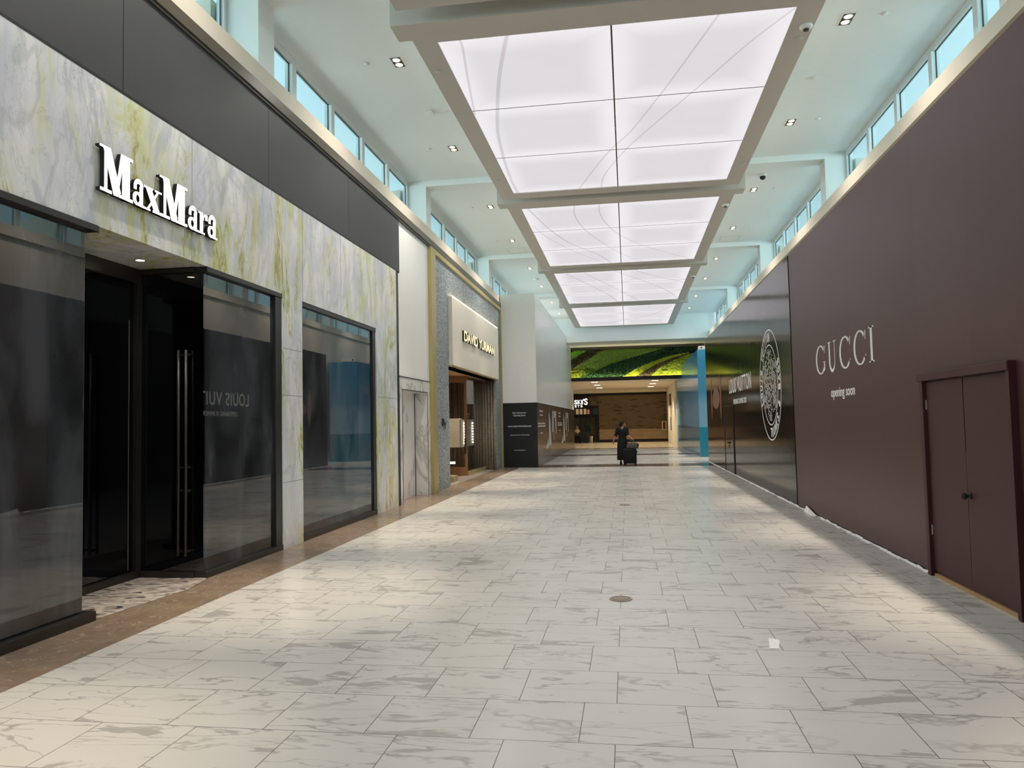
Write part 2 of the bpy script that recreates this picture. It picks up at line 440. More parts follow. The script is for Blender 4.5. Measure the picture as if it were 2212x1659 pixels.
M['tan_leather'] = simple('tan_leather_print', (146, 98, 70), 0.35)
M['tan_edge'] = simple('pale_tan_print', (170, 128, 96), 0.35)
M['photo_grey'] = simple('printed_silver_grey', (190, 188, 184), 0.35, var=0.12)
def mk_brick():
    t = NT('long_brown_brick')
    p = t.node('NewGeometry').outputs['Position']; sp = t.node('SeparateXYZ'); t.link(p, sp.inputs[0])
    cb = t.node('CombineXYZ'); t.link(sp.outputs[0], cb.inputs[0]); t.link(sp.outputs[2], cb.inputs[1])
    br = t.node('TexBrick'); t.link(cb.outputs[0], br.inputs['Vector']); br.inputs['Scale'].default_value = 1
    br.inputs['Brick Width'].default_value = 0.40; br.inputs['Row Height'].default_value = 0.062; br.inputs['Mortar Size'].default_value = 0.006
    br.inputs['Color1'].default_value = (0, 0, 0, 1); br.inputs['Color2'].default_value = (1, 1, 1, 1); br.inputs['Mortar'].default_value = (.5, .5, .5, 1)
    c = t.mix(br.outputs['Color'], lin((112, 98, 80)), lin((130, 114, 94)))
    c = t.mix(t.remap(br.outputs['Color'], 0.9, 0.93), c, lin((78, 62, 46)))
    c = t.mix(br.outputs['Fac'], c, lin((92, 76, 56))); return t.fin(c, 0.8)
M['brick'] = mk_brick()
def mk_block():
    t = NT('tan_stone_block')
    p = t.node('NewGeometry').outputs['Position']; sp = t.node('SeparateXYZ'); t.link(p, sp.inputs[0])
    cb = t.node('CombineXYZ'); t.link(sp.outputs[0], cb.inputs[0]); t.link(sp.outputs[2], cb.inputs[1])
    br = t.node('TexBrick'); t.link(cb.outputs[0], br.inputs['Vector']); br.inputs['Scale'].default_value = 1
    br.inputs['Brick Width'].default_value = 0.5; br.inputs['Row Height'].default_value = 0.2; br.inputs['Mortar Size'].default_value = 0.006
    br.inputs['Color1'].default_value = lin((176, 152, 118)); br.inputs['Color2'].default_value = lin((160, 138, 106)); br.inputs['Mortar'].default_value = lin((130, 110, 84))
    return t.fin(br.outputs['Color'], 0.7)
M['block'] = mk_block()
def mk_panel():
    t = NT('luminous_diffuser'); t.n.remove(t.b)
    g = t.node('TexCoord').outputs['Generated']; sp = t.node('SeparateXYZ'); t.link(g, sp.inputs[0])
    def edge(c, wd):
        d = t.math('MINIMUM', c, t.math('SUBTRACT', 1.0, c)); return t.remap(d, 0.0, wd, 1, 0)
    e = t.math('MAXIMUM', edge(sp.outputs[0], 0.22), edge(sp.outputs[1], 0.24))
    nn = t.noise(t.pos(), 1.2, 2)
    st = t.math('ADD', t.math('MULTIPLY', e, 0.17), t.math('ADD', 0.86, t.math('MULTIPLY', nn, 0.06)))
    em = t.node('Emission'); em.inputs[0].default_value = (1.0, 0.965, 1.0, 1); t.link(t.math('MULTIPLY', st, PANEL_EMIT), em.inputs[1])
    t.link(em.outputs[0], t.out.inputs[0]); return t.m
M['panel'] = mk_panel()
def mk_film():
    t = NT('printed_grey_line'); t.n.remove(t.b); a = t.node('BsdfTransparent'); a.inputs[0].default_value = (0.80, 0.77, 0.78, 1)
    t.link(a.outputs[0], t.out.inputs[0]); return t.m
M['film'] = mk_film()
def mk_moss(name, a, b, scale=22):
    t = NT(name); n = t.noise(t.pos(), scale, 4, 0.7)
    t.bump(n, 0.05, 0.8); return t.fin(t.mix(t.remap(n, 0.3, 0.7), lin(a), lin(b)), 0.85)
M['moss_dark'] = mk_moss('dark_moss', (84, 118, 44), (126, 158, 56))
M['moss_mid'] = mk_moss('olive_moss', (112, 136, 30), (156, 174, 44))
M['moss_green'] = mk_moss('fresh_green_moss', (96, 164, 44), (130, 190, 62))
M['moss_yellow'] = mk_moss('yellow_green_moss', (138, 158, 30), (178, 188, 44))
M['soil'] = mk_moss('dark_planting_backing', (14, 26, 20), (24, 40, 28))
M['leaf'] = mk_moss('dark_leaves', (30, 70, 40), (64, 112, 66), 40)
M['leaf_brown'] = mk_moss('brown_leaves', (84, 74, 54), (124, 108, 78), 40)
#PART2

# ------------------------------------------------------------------ measurements of the hall
XL, XR, XB = -4.67, 4.52, 3.08          # storefront plane left, right; face of the barricades
XC = -0.07                              # centre line of the ceiling
PER = 8.38                              # one ceiling bay
Y0, Y1 = -12.0, 46.0

# ------------------------------------------------------------------ floor
box('floor', M['floor'], -4.0, XR, Y0, 46.4, -0.06, 0, kind='structure')
box('floor', M['brown_floor'], -9, 5, 46.4, 62, -0.06, 0.0, kind='structure')
box('trim_1', M['tan'], -7.4, -4.0, Y0, 46.4, -0.06, 0, kind='structure')
for i, (a, b) in enumerate(((27.55, 29.2), (36.6, 38.0), (45.0, 46.4))):
    box('trim_%d' % (i+2), M['band'], -3.98, XB-0.02, a, b, 0.0, 0.002, kind='structure')
# terrazzo inlay of the recessed entrance
mb = MB(); mb.v = [(-5.53, 5.97, 0.003), (-4.68, 6.08, 0.003), (-4.55, 7.3, 0.003), (-4.66, 7.87, 0.003), (-5.53, 7.87, 0.003)]; mb.f = [(0, 1, 2, 3, 4)]
mb.build('trim_5', M['terrazzo'], kind='structure')
box('trim_6', M['terrazzo'], -7.3, -4.75, 19.5, 26.6, 0, 0.003, kind='structure')

# ------------------------------------------------------------------ ceiling, beams, clerestory
box('ceiling', M['ceil'], -5.3, 5.15, Y0, 43.0, 7.55, 7.85, kind='structure')
for k in range(-2, 5):
    y = 9.08+PER*k
    if k < 4: box('ceiling_beam', M['ceil'], -5.27, 5.12, y, y+0.45, 7.41, 7.551, kind='structure')
def fascia(side):
    s = 1 if side == 'right' else -1
    x = XR if s > 0 else XL
    xo = x+s*0.6
    a, b = min(x, xo), max(x, xo)
    w = struct('wall_'+side)
    box('fascia', M['beige'], a, b, Y0, Y1, 6.20, 6.46, w)
    if s < 0: box('shadow_gap', M['black'], x-0.3, x-0.02, Y0, 28.2, 6.17, 6.205, w)
    for k in range(-2, 4):
        y = 9.08+PER*k
        y2 = y+0.45 if k < 4 else y+0.9
        box('pier', M['ceil'], a, b, y, y2, 6.46, 7.41 if k < 4 else 7.55, w)
        # splayed roof upstand seen outside through the end panes
        pl = Plane((x+s*0.62, y-0.1, 0), (s, 0, 0), (0, 1, 0))
        m2 = MB(); prism(m2, pl, [(0, 6.3), (3.2, 6.3), (3.2, 6.75), (1.0, 7.25), (0, 7.35)], 0, 0.5)
        m2.build('roof_upstand', M['beige'], w)
    return w
WL, WR = fascia('left'), fascia('right')
box('right_storefront_wall', M['beige'], XR+0.1, XR+0.3, Y0, 46.4, 0, 6.20, WR)
nwin = 0
for s, x in ((-1, XL), (1, XR)):
    for k in range(-2, 4):
        nwin += 1
        y0 = 9.53+PER*k; y1 = y0+7.93
        xg = x+s*0.50
        wdw = struct('window_%d' % nwin, (xg, (y0+y1)/2, 6.46))
        h = 3.965
        f = MB()
        a, b = -0.05, 0.05
        f.box(a, b, -h, h, 0.98, 1.09); f.box(a, b, -h, h, 0, 0.06)
        f.box(a, b, -h, -h+0.06, 0.06, 0.98); f.box(a, b, h-0.06, h, 0.06, 0.98)
        for j in range(1, 5): f.box(a-0.02, b+0.02, -h+1.586*j-0.07, -h+1.586*j+0.07, 0.06, 0.98)
        fr = f.build('window_frame', M['winframe'], wdw, bevel=0.006)
        bd = MB()
        for j in range(5):
            c0, c1 = -h+1.586*j+0.07, -h+1.586*(j+1)-0.07
            for q in ((c0, c0+0.008, 0.06, 0.98), (c1-0.008, c1, 0.06, 0.98), (c0, c1, 0.968, 0.98), (c0, c1, 0.06, 0.07)):
                bd.box(-0.008, 0.008, *q)
        bd.build('glazing_bead', M['bronze_dark'], fr)
        g = MB()
        for j in range(5): g.box(-0.004, 0.004, -h+1.586*j+0.03, -h+1.586*(j+1)-0.03, 0.03, 1.0)
        g.build('glass', M['glass'], wdw)

# end of the high hall
WB = struct('wall_back')
box('end_wall', M['ceil'], -5.3, 5.15, 42.8, 43.0, 6.25, 7.55, WB)
box('end_soffit', M['white'], -5.3, 5.15, 42.8, 46.3, 6.17, 6.25, WB)
box('bronze_edge', M['bronze'], -5.3, 4.6, 45.9, 46.0, 6.02, 6.17, WB)
box('wall_behind_planting', M['white'], -5.3, 5.15, 46.12, 46.4, 4.12, 6.2, WB)
box('ceiling', M['cream'], -9, 5, 46.12, 62, 4.12, 4.2, kind='structure')

# ------------------------------------------------------------------ luminous ceiling boxes
CURVES = {
 0: [([(-1.48,9.95),(-1.66,10.61),(-1.85,11.41),(-2.03,12.33),(-2.21,13.43),(-2.32,14.75),(-2.38,16.14),(-2.37,17.06)], .06),
     ([(-2.16,9.98),(-2.17,10.26),(-2.29,11.14),(-2.46,12.53)], .035),
     ([(1.35,9.97),(0.94,11.45),(0.66,12.41),(0.2,13.85),(-0.19,14.73),(-0.57,15.85),(-0.95,17.06)], .03),
     ([(2.32,10.02),(1.84,10.9),(1.26,12.21),(0.64,13.54),(0.14,14.7),(-0.21,15.72),(-0.37,16.34),(-0.45,17.04)], .03)],
 1: [([(-1.14,18.38),(-1.2,18.97),(-1.15,19.97),(-0.91,21.31),(-0.38,23.13),(0.24,24.73),(0.68,25.44)], .035),
     ([(-0.55,18.44),(-0.56,19.12),(-0.45,20.13),(-0.11,21.5),(0.64,23.15),(1.57,24.56),(2.16,25.34)], .035),
     ([(-2.32,18.41),(-2.17,19.39),(-1.92,20.88),(-1.51,22.4),(-0.82,23.96),(-0.38,25.44)], .05),
     ([(-2.4,20.0),(-2.1,21.6),(-1.5,23.4),(-0.9,24.8),(-0.6,25.4)], .03)],
 2: [([(-2.04,26.93),(-1.42,29.03),(-0.71,31.61),(-0.45,32.86),(-0.32,33.69)], .05),
     ([(-1.41,26.89),(-0.69,29.23),(-0.1,31.21),(0.6,33.63)], .05),
     ([(-0.3,26.87),(0.73,29.01),(1.69,31.3),(2.09,32.68),(2.3,33.8)], .05),
     ([(0.41,26.85),(1.0,27.95),(2.3,29.69)], .06)],
 3: [([(-1.88,41.64),(-1.03,41.17),(0.76,39.44),(1.58,38.02),(2.21,35.6)], .06)],
 -1: [], -2: []}
LBL = {-2: 'luminous ceiling box behind the viewer, outside the picture', -1: 'luminous ceiling box overhead, only its far rail showing at the top edge',
       0: 'largest glowing white ceiling light box, nearest the viewer, with one wide grey arc',
       1: 'second glowing ceiling light box, crossed by three long curving grey lines',
       2: 'third glowing ceiling light box, lines sweeping down to the right',
       3: 'farthest and smallest glowing ceiling light box before the end wall'}
def light_box(k):
    t0 = 9.45+PER*k
    t = thing('light_box', LBL[k], 'ceiling light', (XC, t0, 6.97), group='luminous ceiling boxes down the hall')
    L0 = -XC
    f = MB()
    f.box(-2.92, 2.92, 0, 0.42, 0, 0.58)            # wide header
    f.box(-2.73, -2.40, 0.42, 8.03, 0, 0.58); f.box(2.40, 2.73, 0.42, 8.03, 0, 0.58)
    f.box(-2.40, 2.40, 0.42, 0.53, 0, 0.58); f.box(-2.40, 2.40, 7.63, 8.03, 0, 0.58)
    f.build('frame', M['frame_paint'], t)
    ys = [0.53, 2.93, 5.28, 7.63]
    for i in range(2):
        for j in range(3):
            x0, x1 = (-2.40, -0.012) if i == 0 else (0.012, 2.40)
            box('diffuser_panel', M['panel'], x0, x1, ys[j]+(0.008 if j else 0), ys[j+1]-0.008, 0.016, 0.03, t)
    d = MB(); d.box(-0.012, 0.012, 0.53, 7.63, 0.010, 0.034)
    for y in ys[1:3]: d.box(-2.40, 2.40, y-0.008, y+0.008, 0.013, 0.034)
    d.build('divider', M['bronze_dark'], t)
    for pts, wdt in CURVES[k]:
        P = smooth_pts([(x-XC, y-t0) for x, y in pts], 6)
        m2 = MB()
        for q in stroke(P, wdt):
            n = len(m2.v); m2.v += [(a, b, 0.0125) for a, b in q]; m2.f.append((n, n+1, n+2, n+3))
        m2.build('curved_line', M['film'], t)
for k in (-1, 0, 1, 2, 3): light_box(k)

# ------------------------------------------------------------------ twin downlights
def make_downlight():
    t = thing('twin_downlight', 'x', 'downlight')
    m = MB()
    for q in ((-0.10, 0.10, -0.18, -0.165), (-0.10, 0.10, 0.165, 0.18), (-0.10, -0.085, -0.165, 0.165), (0.085, 0.10, -0.165, 0.165)): m.box(q[0], q[1], q[2], q[3], -0.008, 0.0)
    m.build('rim', M['white'], t)
    box('housing', M['bronze_dark'], -0.085, 0.085, -0.165, 0.165, -0.003, 0.0, t)
    for y in (-0.08, 0.08):
        l = MB().lathe([(0.058, -0.006), (0.07, -0.014), (0.074, -0.004), (0.05, -0.004)], (0, y, 0), 20).build('reflector_ring', M['steel'], t, smooth=True)
        MB().lathe([(0.001, -0.012), (0.054, -0.012), (0.054, -0.005), (0.001, -0.005)], (0, y, 0), 20).build('lamp', M['lamp_warm'], l)
    lamp('downlight_beam', 'SPOT', (0, 0, -0.03), SPOT_W, (1.0, 0.83, 0.62), t, spot_size=R(34), spot_blend=1.0, shadow_soft_size=0.06)
    lamp('downlight_flood', 'SPOT', (0, 0, -0.03), FLOOD_W, (1.0, 0.93, 0.86), t, spot_size=R(150), spot_blend=1.0, shadow_soft_size=0.06)
    return t
proto = None
ORD = ['first', 'second', 'third', 'fourth', 'fifth', 'sixth', 'seventh', 'eighth', 'ninth', 'tenth']
iL = 0
for s, sn in ((-1, 'left'), (1, 'right')):
    i = 0
    for k in range(-1, 4):
        for dy in (2.11, 6.03):
            y = 9.45+PER*k+dy
            if proto is None: proto = o = make_downlight()
            else: o = copy_tree(proto)
            o.location = (XC+s*3.46, y, 7.55)
            if k < 0: lb = 'twin square downlight in the ceiling on the %s, %s' % (sn, 'just above the frame' if y > 6 else ('over the viewer' if y > 1 else 'behind the viewer'))
            else:
                lb = '%s twin square recessed downlight from the viewer in the ceiling row on the %s' % (ORD[i], sn); i += 1
            prop(o, lb, 'downlight', 'twin downlights in the hall ceiling')
# small ceiling fittings
def disc(name, label, cat, loc, r, h, mat, group):
    o = MB().lathe([(r*0.9, 0), (r, -h*0.5), (r*0.85, -h), (0.001, -h)], (0, 0, 0), 20).build(name, mat, smooth=True)
    o.location = loc; return prop(o, label, cat, group)
n = 0
for s, sn in ((-1, 'left'), (1, 'right')):
    for i, y in enumerate((11.5, 15.42, 19.93, 23.82)):
        disc('sprinkler_cover', '%s small round sprinkler cover on the pale ceiling strip on the %s, outside the downlights' % (ORD[i], sn), 'sprinkler', (XC+s*3.97, y, 7.55), 0.05, 0.014, M['white'], 'sprinkler covers on the ceiling')
    for i, y in enumerate((10.83, 16.05, 19.40, 24.6)):
        disc('sprinkler_cover', '%s round sprinkler cover set into the %s rail of the light boxes' % (ORD[i], sn), 'sprinkler', (XC+s*2.60, y, 6.97), 0.055, 0.012, M['frame_paint'], 'sprinkler covers on the light box rails')
for i, (y, lb) in enumerate(((10.49, 'white domed smoke detector nearest the viewer, on the rail of the largest light box'), (19.08, 'white smoke detector on the right rail of the second light box'), (28.45, 'small smoke detector on the right rail of the third light box'))):
    t = thing('smoke_detector', lb, 'smoke detector', (2.55, y, 6.97), group='smoke detectors on the light box rails')
    MB().lathe([(0.085, 0), (0.088, -0.02), (0.075, -0.045), (0.045, -0.055), (0.001, -0.055)], (0, 0, 0), 24).build('base', M['white'], t, smooth=True)
    MB().lathe([(0.045, -0.05), (0.035, -0.075), (0.001, -0.08)], (0, 0, 0), 16).build('sensor', M['bronze_dark'], t, smooth=True)
t = thing('dome_camera', 'black and white dome security camera under the ceiling beam on the right', 'security camera', (3.4, 18.7, 7.55))
MB().lathe([(0.09, 0), (0.09, -0.05), (0.07, -0.06), (0.001, -0.06)], (0, 0, 0), 20).build('base', M['white'], t, smooth=True)
MB().ball((0, 0, -0.07), 0.072, 12).build('dome', M['matblack'], t, smooth=True)
o = box('ceiling_strobe', M['white'], -0.06, 0.06, -0.09, 0.09, -0.05, 0, bevel=0.01); o.location = (-3.52, 13.57, 7.55)
prop(o, 'white rectangular alarm box on the left ceiling between two downlights', 'alarm')
o = box('ceiling_sensor', M['white'], -0.04, 0.04, -0.05, 0.05, -0.03, 0, bevel=0.008); o.location = (3.39, 13.5, 7.55)
prop(o, 'tiny square sensor on the right ceiling between two downlights', 'sensor')
o = MB().lathe([(0.1, 0), (0.1, -0.04), (0.05, -0.06), (0.001, -0.06)], (0, 0, 0), 20).build('ceiling_sensor', M['white'], smooth=True); o.location = (-3.55, 30.47, 7.55)
prop(o, 'round detector on the far left ceiling above the white hoarding', 'sensor')
for sx, sn in ((-3.57, 'left'), (3.47, 'right')):
    m = MB()
    for q in ((-.31, .31, -.36, -.35), (-.31, .31, .35, .36), (-.31, -.30, -.35, .35), (.30, .31, -.35, .35)): m.box(*q, -0.004, 0)
    o = m.build('access_panel', M['frame_paint']); o.location = (sx, 25.3, 7.55)
    prop(o, 'thin outline of a square access hatch in the ceiling on the %s' % sn, 'access hatch', 'ceiling access hatches')

# ------------------------------------------------------------------ left: marble storefront
mb = MB()
mb.box(-5.65, XL, -8, 14.95, 3.5, 4.86)
mb.box(-5.25, XL, 9.73, 10.38, 0, 3.5)
mb.box(-5.25, XL, 13.67, 14.95, 0, 3.5)
mb.build('marble_cladding', M['marble'], WL)
jj = MB()   # fine joints between slabs
for y in (-1.3, 1.7, 4.6, 7.55, 10.4, 11.9, 13.67): jj.box(XL, XL+0.0012, y, y+0.005, 3.5, 4.86)
for z in (2.75, 2.1, 0.9): jj.box(XL, XL+0.0012, 9.73, 10.38, z, z+0.004)
jj.box(XL, XL+0.0012, 13.67, 14.95, 2.2, 2.204)
jj.build('joint', M['bronze'], WL)
box('wall_core', M['black'], -7.6, -7.4, Y0, 46.4, 0, 6.2, WL)
box('wall_core', M['matblack'], -7.4, -5.6, Y0, 5.9, 0, 3.5, WL)
box('wall_core', M['matblack'], -7.4, -5.65, Y0, 15.2, 3.5, 6.2, WL)
box('black_joint', M['black'], XL-0.2, XL+0.004, -8, 15.2, 4.86, 4.885, WL)
ysm = [-8, 0.5, 3.45, 6.395, 9.345, 12.285, 15.2]
for i in range(6): box('charcoal_panel', M['grey_panel'], -4.95, XL+0.003, ysm[i]+0.004, ysm[i+1]-0.004, 4.885, 6.0, WL)
box('wall_core', M['black'], -5.6, -4.9, -8, 15.2, 4.86, 6.2, WL)
box('bronze_band', M['bronze'], XL-0.4, XL+0.05, Y0, 28.2, 6.02, 6.17, WL, bevel=0.004)
box('bronze_lip', M['bronze_dark'], XL-0.3, XL+0.03, Y0, 28.2, 5.985, 6.02, WL)
box('black_post', M['blackmetal'], -5.2, XL+0.0, 14.95, 15.03, 0, 4.86, WL)
box('black_post', M['black'], -5.2, XL-0.03, 15.03, 15.2, 0, 4.86, WL)
# plaster bay and marble portal
box('plaster_bay', M['white'], -5.3, XL-0.03, 15.2, 17.62, 2.69, 6.0, WL)
mb = MB(); mb.box(-5.3, XL-0.02, 15.2, 15.36, 0, 2.67); mb.box(-5.3, XL-0.02, 17.36, 17.62, 0, 2.67); mb.box(-5.3, XL-0.02, 15.36, 17.36, 2.40, 2.67)
mb.box(-5.3, -5.0, 15.36, 17.36, 0, 2.4)
mb.build('marble_portal', M['wmarble'], WL)
mb = MB(); mb.box(XL-0.022, XL-0.014, 15.34, 15.36, 0, 2.42); mb.box(XL-0.022, XL-0.014, 17.36, 17.38, 0, 2.42); mb.box(XL-0.022, XL-0.014, 15.34, 17.38, 2.40, 2.42); mb.box(-5.0, -4.99, 17.33, 17.36, 0, 2.4)
mb.box(XL-0.03, XL-0.012, 15.2, 17.62, 2.67, 2.69)
mb.build('portal_edge', M['bronze_dark'], WL)
box('wall_core', M['matblack'], -7.4, -5.3, 9.7, 19.3, 0, 6.2, WL)

# shop windows of the marble storefront
XG = -4.72
nwin += 1
s1 = struct('window_%d' % nwin, (0, 0, 0))
box('glass', M['shopglass'], XG-0.03, XG, -8, 5.97, 0.10, 3.46, s1)
m = MB(); m.box(XG-0.1, XL+0.02, -8, 6.06, 3.44, 3.5); m.box(XG-0.1, XL+0.02, -8, 6.06, 0, 0.085)
m.build('window_frame', M['blackmetal'], s1, bevel=0.004)
box('glass_edge', M['steel'], XG-0.026, XG-0.004, 5.971, 5.976, 0.10, 3.44, s1)
box('wall_core', M['matblack'], -5.6, -5.53, 5.85, 5.97, 0, 3.5, s1)
nwin += 1
s2 = struct('window_%d' % nwin)
box('glass', M['shopglass'], XG-0.03, XG, 7.89, 9.62, 0.07, 3.46, s2)
box('glass_return', M['doorglass'], -5.50, XG-0.0, 7.86, 7.89, 0.07, 3.44, s2)
m = MB(); m.box(XG-0.1, XL+0.005, 7.85, 9.73, 3.44, 3.5); m.box(XG-0.1, XL+0.005, 7.85, 9.73, 0, 0.07)
m.box(XG-0.1, XL-0.01, 9.55, 9.73, 0.07, 3.44)
m.box(-5.53, XG-0.1, 7.83, 7.93, 3.44, 3.5); m.box(-5.53, XG-0.1, 7.83, 7.93, 0, 0.07)
m.build('window_frame', M['blackmetal'], s2, bevel=0.004)
for xx in (-4.985, -4.895):
    h = MB().tube([(xx, 7.80, 0.25), (xx, 7.80, 2.55)], 0.017, 12).build('pull_bar', M['blackmetal'], s2, smooth=True)
    m = MB()
    for z in (0.3, 0.97, 1.23, 2.5): m.box(xx-0.02, xx+0.02, 7.795, 7.86, z-0.012, z+0.012)
    m.build('bracket', M['blackmetal'], h)
nwin += 1
s3 = struct('window_%d' % nwin)
box('glass', M['shopglass'], XG-0.03, XG, 10.38, 13.60, 0.07, 3.46, s3)
m = MB(); m.box(XG-0.1, XL-0.01, 10.38, 13.67, 3.43, 3.5); m.box(XG-0.1, XL-0.01, 10.38, 13.67, 0, 0.09); m.box(XG-0.1, XL-0.02, 13.52, 13.67, 0.09, 3.43)
m.build('window_frame', M['blackmetal'], s3, bevel=0.004)
# recessed doors
d1 = struct('door_1')
box('door_leaf', M['doorglass'], -5.56, -5.53, 5.97, 7.80, 0.08, 3.34, d1)
m = MB(); m.box(-5.6, -5.49, 5.97, 7.88, 3.34, 3.5); m.box(-5.6, -5.48, 5.97, 7.88, 0, 0.08); m.box(-5.6, -5.48, 7.78, 7.90, 0.08, 3.34)
m.build('door_frame', M['blackmetal'], d1, bevel=0.003)
box('door_gap', M['steel'], -5.529, -5.526, 7.70, 7.706, 0.1, 2.9, d1)
t = thing('soffit_downlight', 'small round lit downlight in the marble soffit over the shop entrance', 'downlight', (-5.17, 7.38, 3.5))
MB().lathe([(0.001, -0.006), (0.045, -0.006), (0.045, 0)], (0, 0, 0), 20).build('lamp', M['lamp_hot'], t)
MB().lathe([(0.045, 0), (0.045, -0.008), (0.056, -0.006), (0.056, 0)], (0, 0, 0), 20).build('rim', M['steel'], t)
lamp('soffit_beam', 'SPOT', (0, 0, -0.02), 14, (1, 0.86, 0.7), t, spot_size=R(90), spot_blend=0.8, shadow_soft_size=0.04)

# ------------------------------------------------------------------ lettering
def serif(u0, u1, v, h): return [(u0, v), (u1, v), (u1, v+h), (u0, v+h)]
def g_M(u, w, h):
    T, t = 0.235*w, 0.085*w
    P = [[(u+0.02*w, h), (u+0.30*w, h), (u+0.62*w, 0.10*h), (u+0.50*w, 0.0), (u+0.40*w, 0.0), (u+0.10*w, h*0.93)]]
    P.append([(u+0.72*w, h), (u+0.62*w, h), (u+0.44*w, 0.0), (u+0.53*w, 0.0)])
    P.append([(u+0.12*w, 0), (u+0.12*w+t, 0), (u+0.12*w+t, h*0.9), (u+0.12*w, h*0.96)])
    P.append([(u+0.66*w, 0), (u+0.90*w, 0), (u+0.90*w, h), (u+0.66*w, h)])
    P += [serif(u-0.02*w, u+0.16*w, h*0.95, h*0.05), serif(u+0.0*w, u+0.34*w, 0, h*0.07), serif(u+0.56*w, u+1.0*w, 0, h*0.07), serif(u+0.66*w, u+1.0*w, h*0.93, h*0.07)]
    return P
def g_a(u, w, h):
    P = [[(u+0.55*w, 0.0), (u+0.82*w, 0.0), (u+0.82*w, 0.80*h), (u+0.55*w, 0.80*h)]]
    P += stroke(ell(u+0.47*w, 0.72*h, 0.30*w, 0.26*h, 10, 175, 12), [0.16*w+0.1*w*math.sin(i/12*math.pi) for i in range(13)])
    P += [[(u+0.08*w, 0.62*h), (u+0.30*w, 0.62*h), (u+0.30*w, 0.82*h), (u+0.08*w, 0.82*h)]]
    P += stroke(ell(u+0.40*w, 0.28*h, 0.27*w, 0.22*h, 40, 320, 18), [0.13*w+0.13*w*abs(math.cos(R(40+280*i/18))) for i in range(19)])
    P += [serif(u+0.62*w, u+1.0*w, 0, h*0.09)]
    return P
def g_x(u, w, h):
    return [[(u+0.08*w, h), (u+0.40*w, h), (u+0.94*w, 0), (u+0.60*w, 0)], [(u+0.78*w, h), (u+0.88*w, h), (u+0.24*w, 0), (u+0.13*w, 0)],
            serif(u, u+0.5*w, h*0.92, h*0.08), serif(u+0.62*w, u+1.0*w, h*0.92, h*0.08), serif(u, u+0.36*w, 0, h*0.08), serif(u+0.5*w, u+1.02*w, 0, h*0.08)]
def g_r(u, w, h):
    P = [[(u+0.16*w, 0), (u+0.48*w, 0), (u+0.48*w, h), (u+0.16*w, h)], serif(u, u+0.3*w, h*0.92, h*0.08), serif(u, u+0.68*w, 0, h*0.08)]
    P += stroke(ell(u+0.72*w, 0.62*h, 0.24*w, 0.30*h, 60, 175, 10), [0.22*w]+[0.14*w]*10)
    P += [[(u+0.74*w, 0.70*h), (u+0.98*w, 0.70*h), (u+0.98*w, 0.96*h), (u+0.74*w, 0.98*h)]]
    return P
def standing_letter(parent, polys, pl, d0, d1, side, face, label=None):
    mb = MB()
    for p in polys: prism(mb, pl, p, d0, d1)
    o = mb.build('letter', side, parent, label=label)
    mb = MB()
    for p in polys: prism(mb, pl, p, d1, d1+0.004)
    mb.build('letter_face', face, o); return o
sg = thing('illuminated_sign', 'white backlit serif letters fixed to the green-veined marble above the dark shop entrance', 'shop sign', (XL, 6.0, 3.82))
pl = Plane((0, 0, 0), (0, 1, 0), (1, 0, 0))
for fn, u, wd, hh in ((g_M, 0.02, 0.45, 0.42), (g_a, 0.47, 0.185, 0.245), (g_x, 0.635, 0.285, 0.235), (g_M, 0.90, 0.47, 0.42), (g_a, 1.385, 0.205, 0.245), (g_r, 1.585, 0.185, 0.24), (g_a, 1.77, 0.20, 0.245)):
    standing_letter(sg, fn(u, wd, hh), pl, 0.012, 0.055, M['matblack'], M['sign_light'])

# ------------------------------------------------------------------ left: granite storefront
XD = XL
mb = MB()
mb.box(-5.6, XD, 18.06, 19.50, 0, 3.2); mb.box(-5.0, XD, 26.75, 27.78, 0, 3.2); mb.box(-5.0, XD, 18.06, 27.78, 3.2, 5.9)
mb.build('granite_cladding', M['granite'], WL)
jj = MB()
for y in (20.2, 21.5, 22.9, 24.3, 25.7, 26.9): jj.box(XD, XD+0.0015, y, y+0.008, 5.08, 5.9)
jj.build('joint', M['bronze_dark'], WL)
mb = MB(); mb.box(-5.0, XD+0.06, 17.62, 18.06, 0, 6.0); mb.box(-5.0, XD+0.06, 27.78, 27.98, 0, 6.0); mb.box(-5.0, XD+0.06, 18.06, 27.78, 5.88, 6.0)
mb.build('brass_surround', M['brass'], WL, bevel=0.004)
box('wall_core', M['matblack'], -7.4, -5.0, 19.3, 28.0, 3.35, 6.2, WL)
sg = thing('shop_sign', 'cream panel with lit raised letters and a glowing top edge over the granite shop entrance', 'shop sign', (XD, 19.55, 3.2))
m = MB(); pp = Plane((0, 0, 0), (0, 1, 0), (1, 0, 0))
pts = [(0.001, 0.02), (7.25, 0.02), (7.25, 1.74)] + [(7.25-0.14+0.14*math.cos(a), 1.74+0.14*math.sin(a)) for a in [R(d) for d in (20, 45, 70, 90)]] + [(0, 1.88)]
prism(m, pp, pts, 0.002, 0.11); m.build('panel', M['cream'], sg)
m = MB(); prism(m, pp, [(0, 0), (7.25, 0), (7.25, 0.03), (0, 0.03)], 0.0, 0.13); m.build('bottom_trim', M['brass'], sg)
box('led_strip', M['led'], 0.08, 0.118, 0.02, 7.08, 1.88, 1.892, sg)
lamp('sign_glow', 'AREA', (0.30, 3.6, 2.0), 9, (1.0, 0.85, 0.68), sg, shape='RECTANGLE', size=7.0, size_y=0.05).rotation_euler = (0, R(-35), 0)
T = fit(text_polys('DAVID YURMAN', 0.5, 0.012), 1.22, 6.07, 0.80, 1.10)
gold = emit('lit_gold_face', (255, 236, 190), 1.0)
for q in clusters(T): standing_letter(sg, q, pp, 0.115, 0.165, M['matblack'], gold)
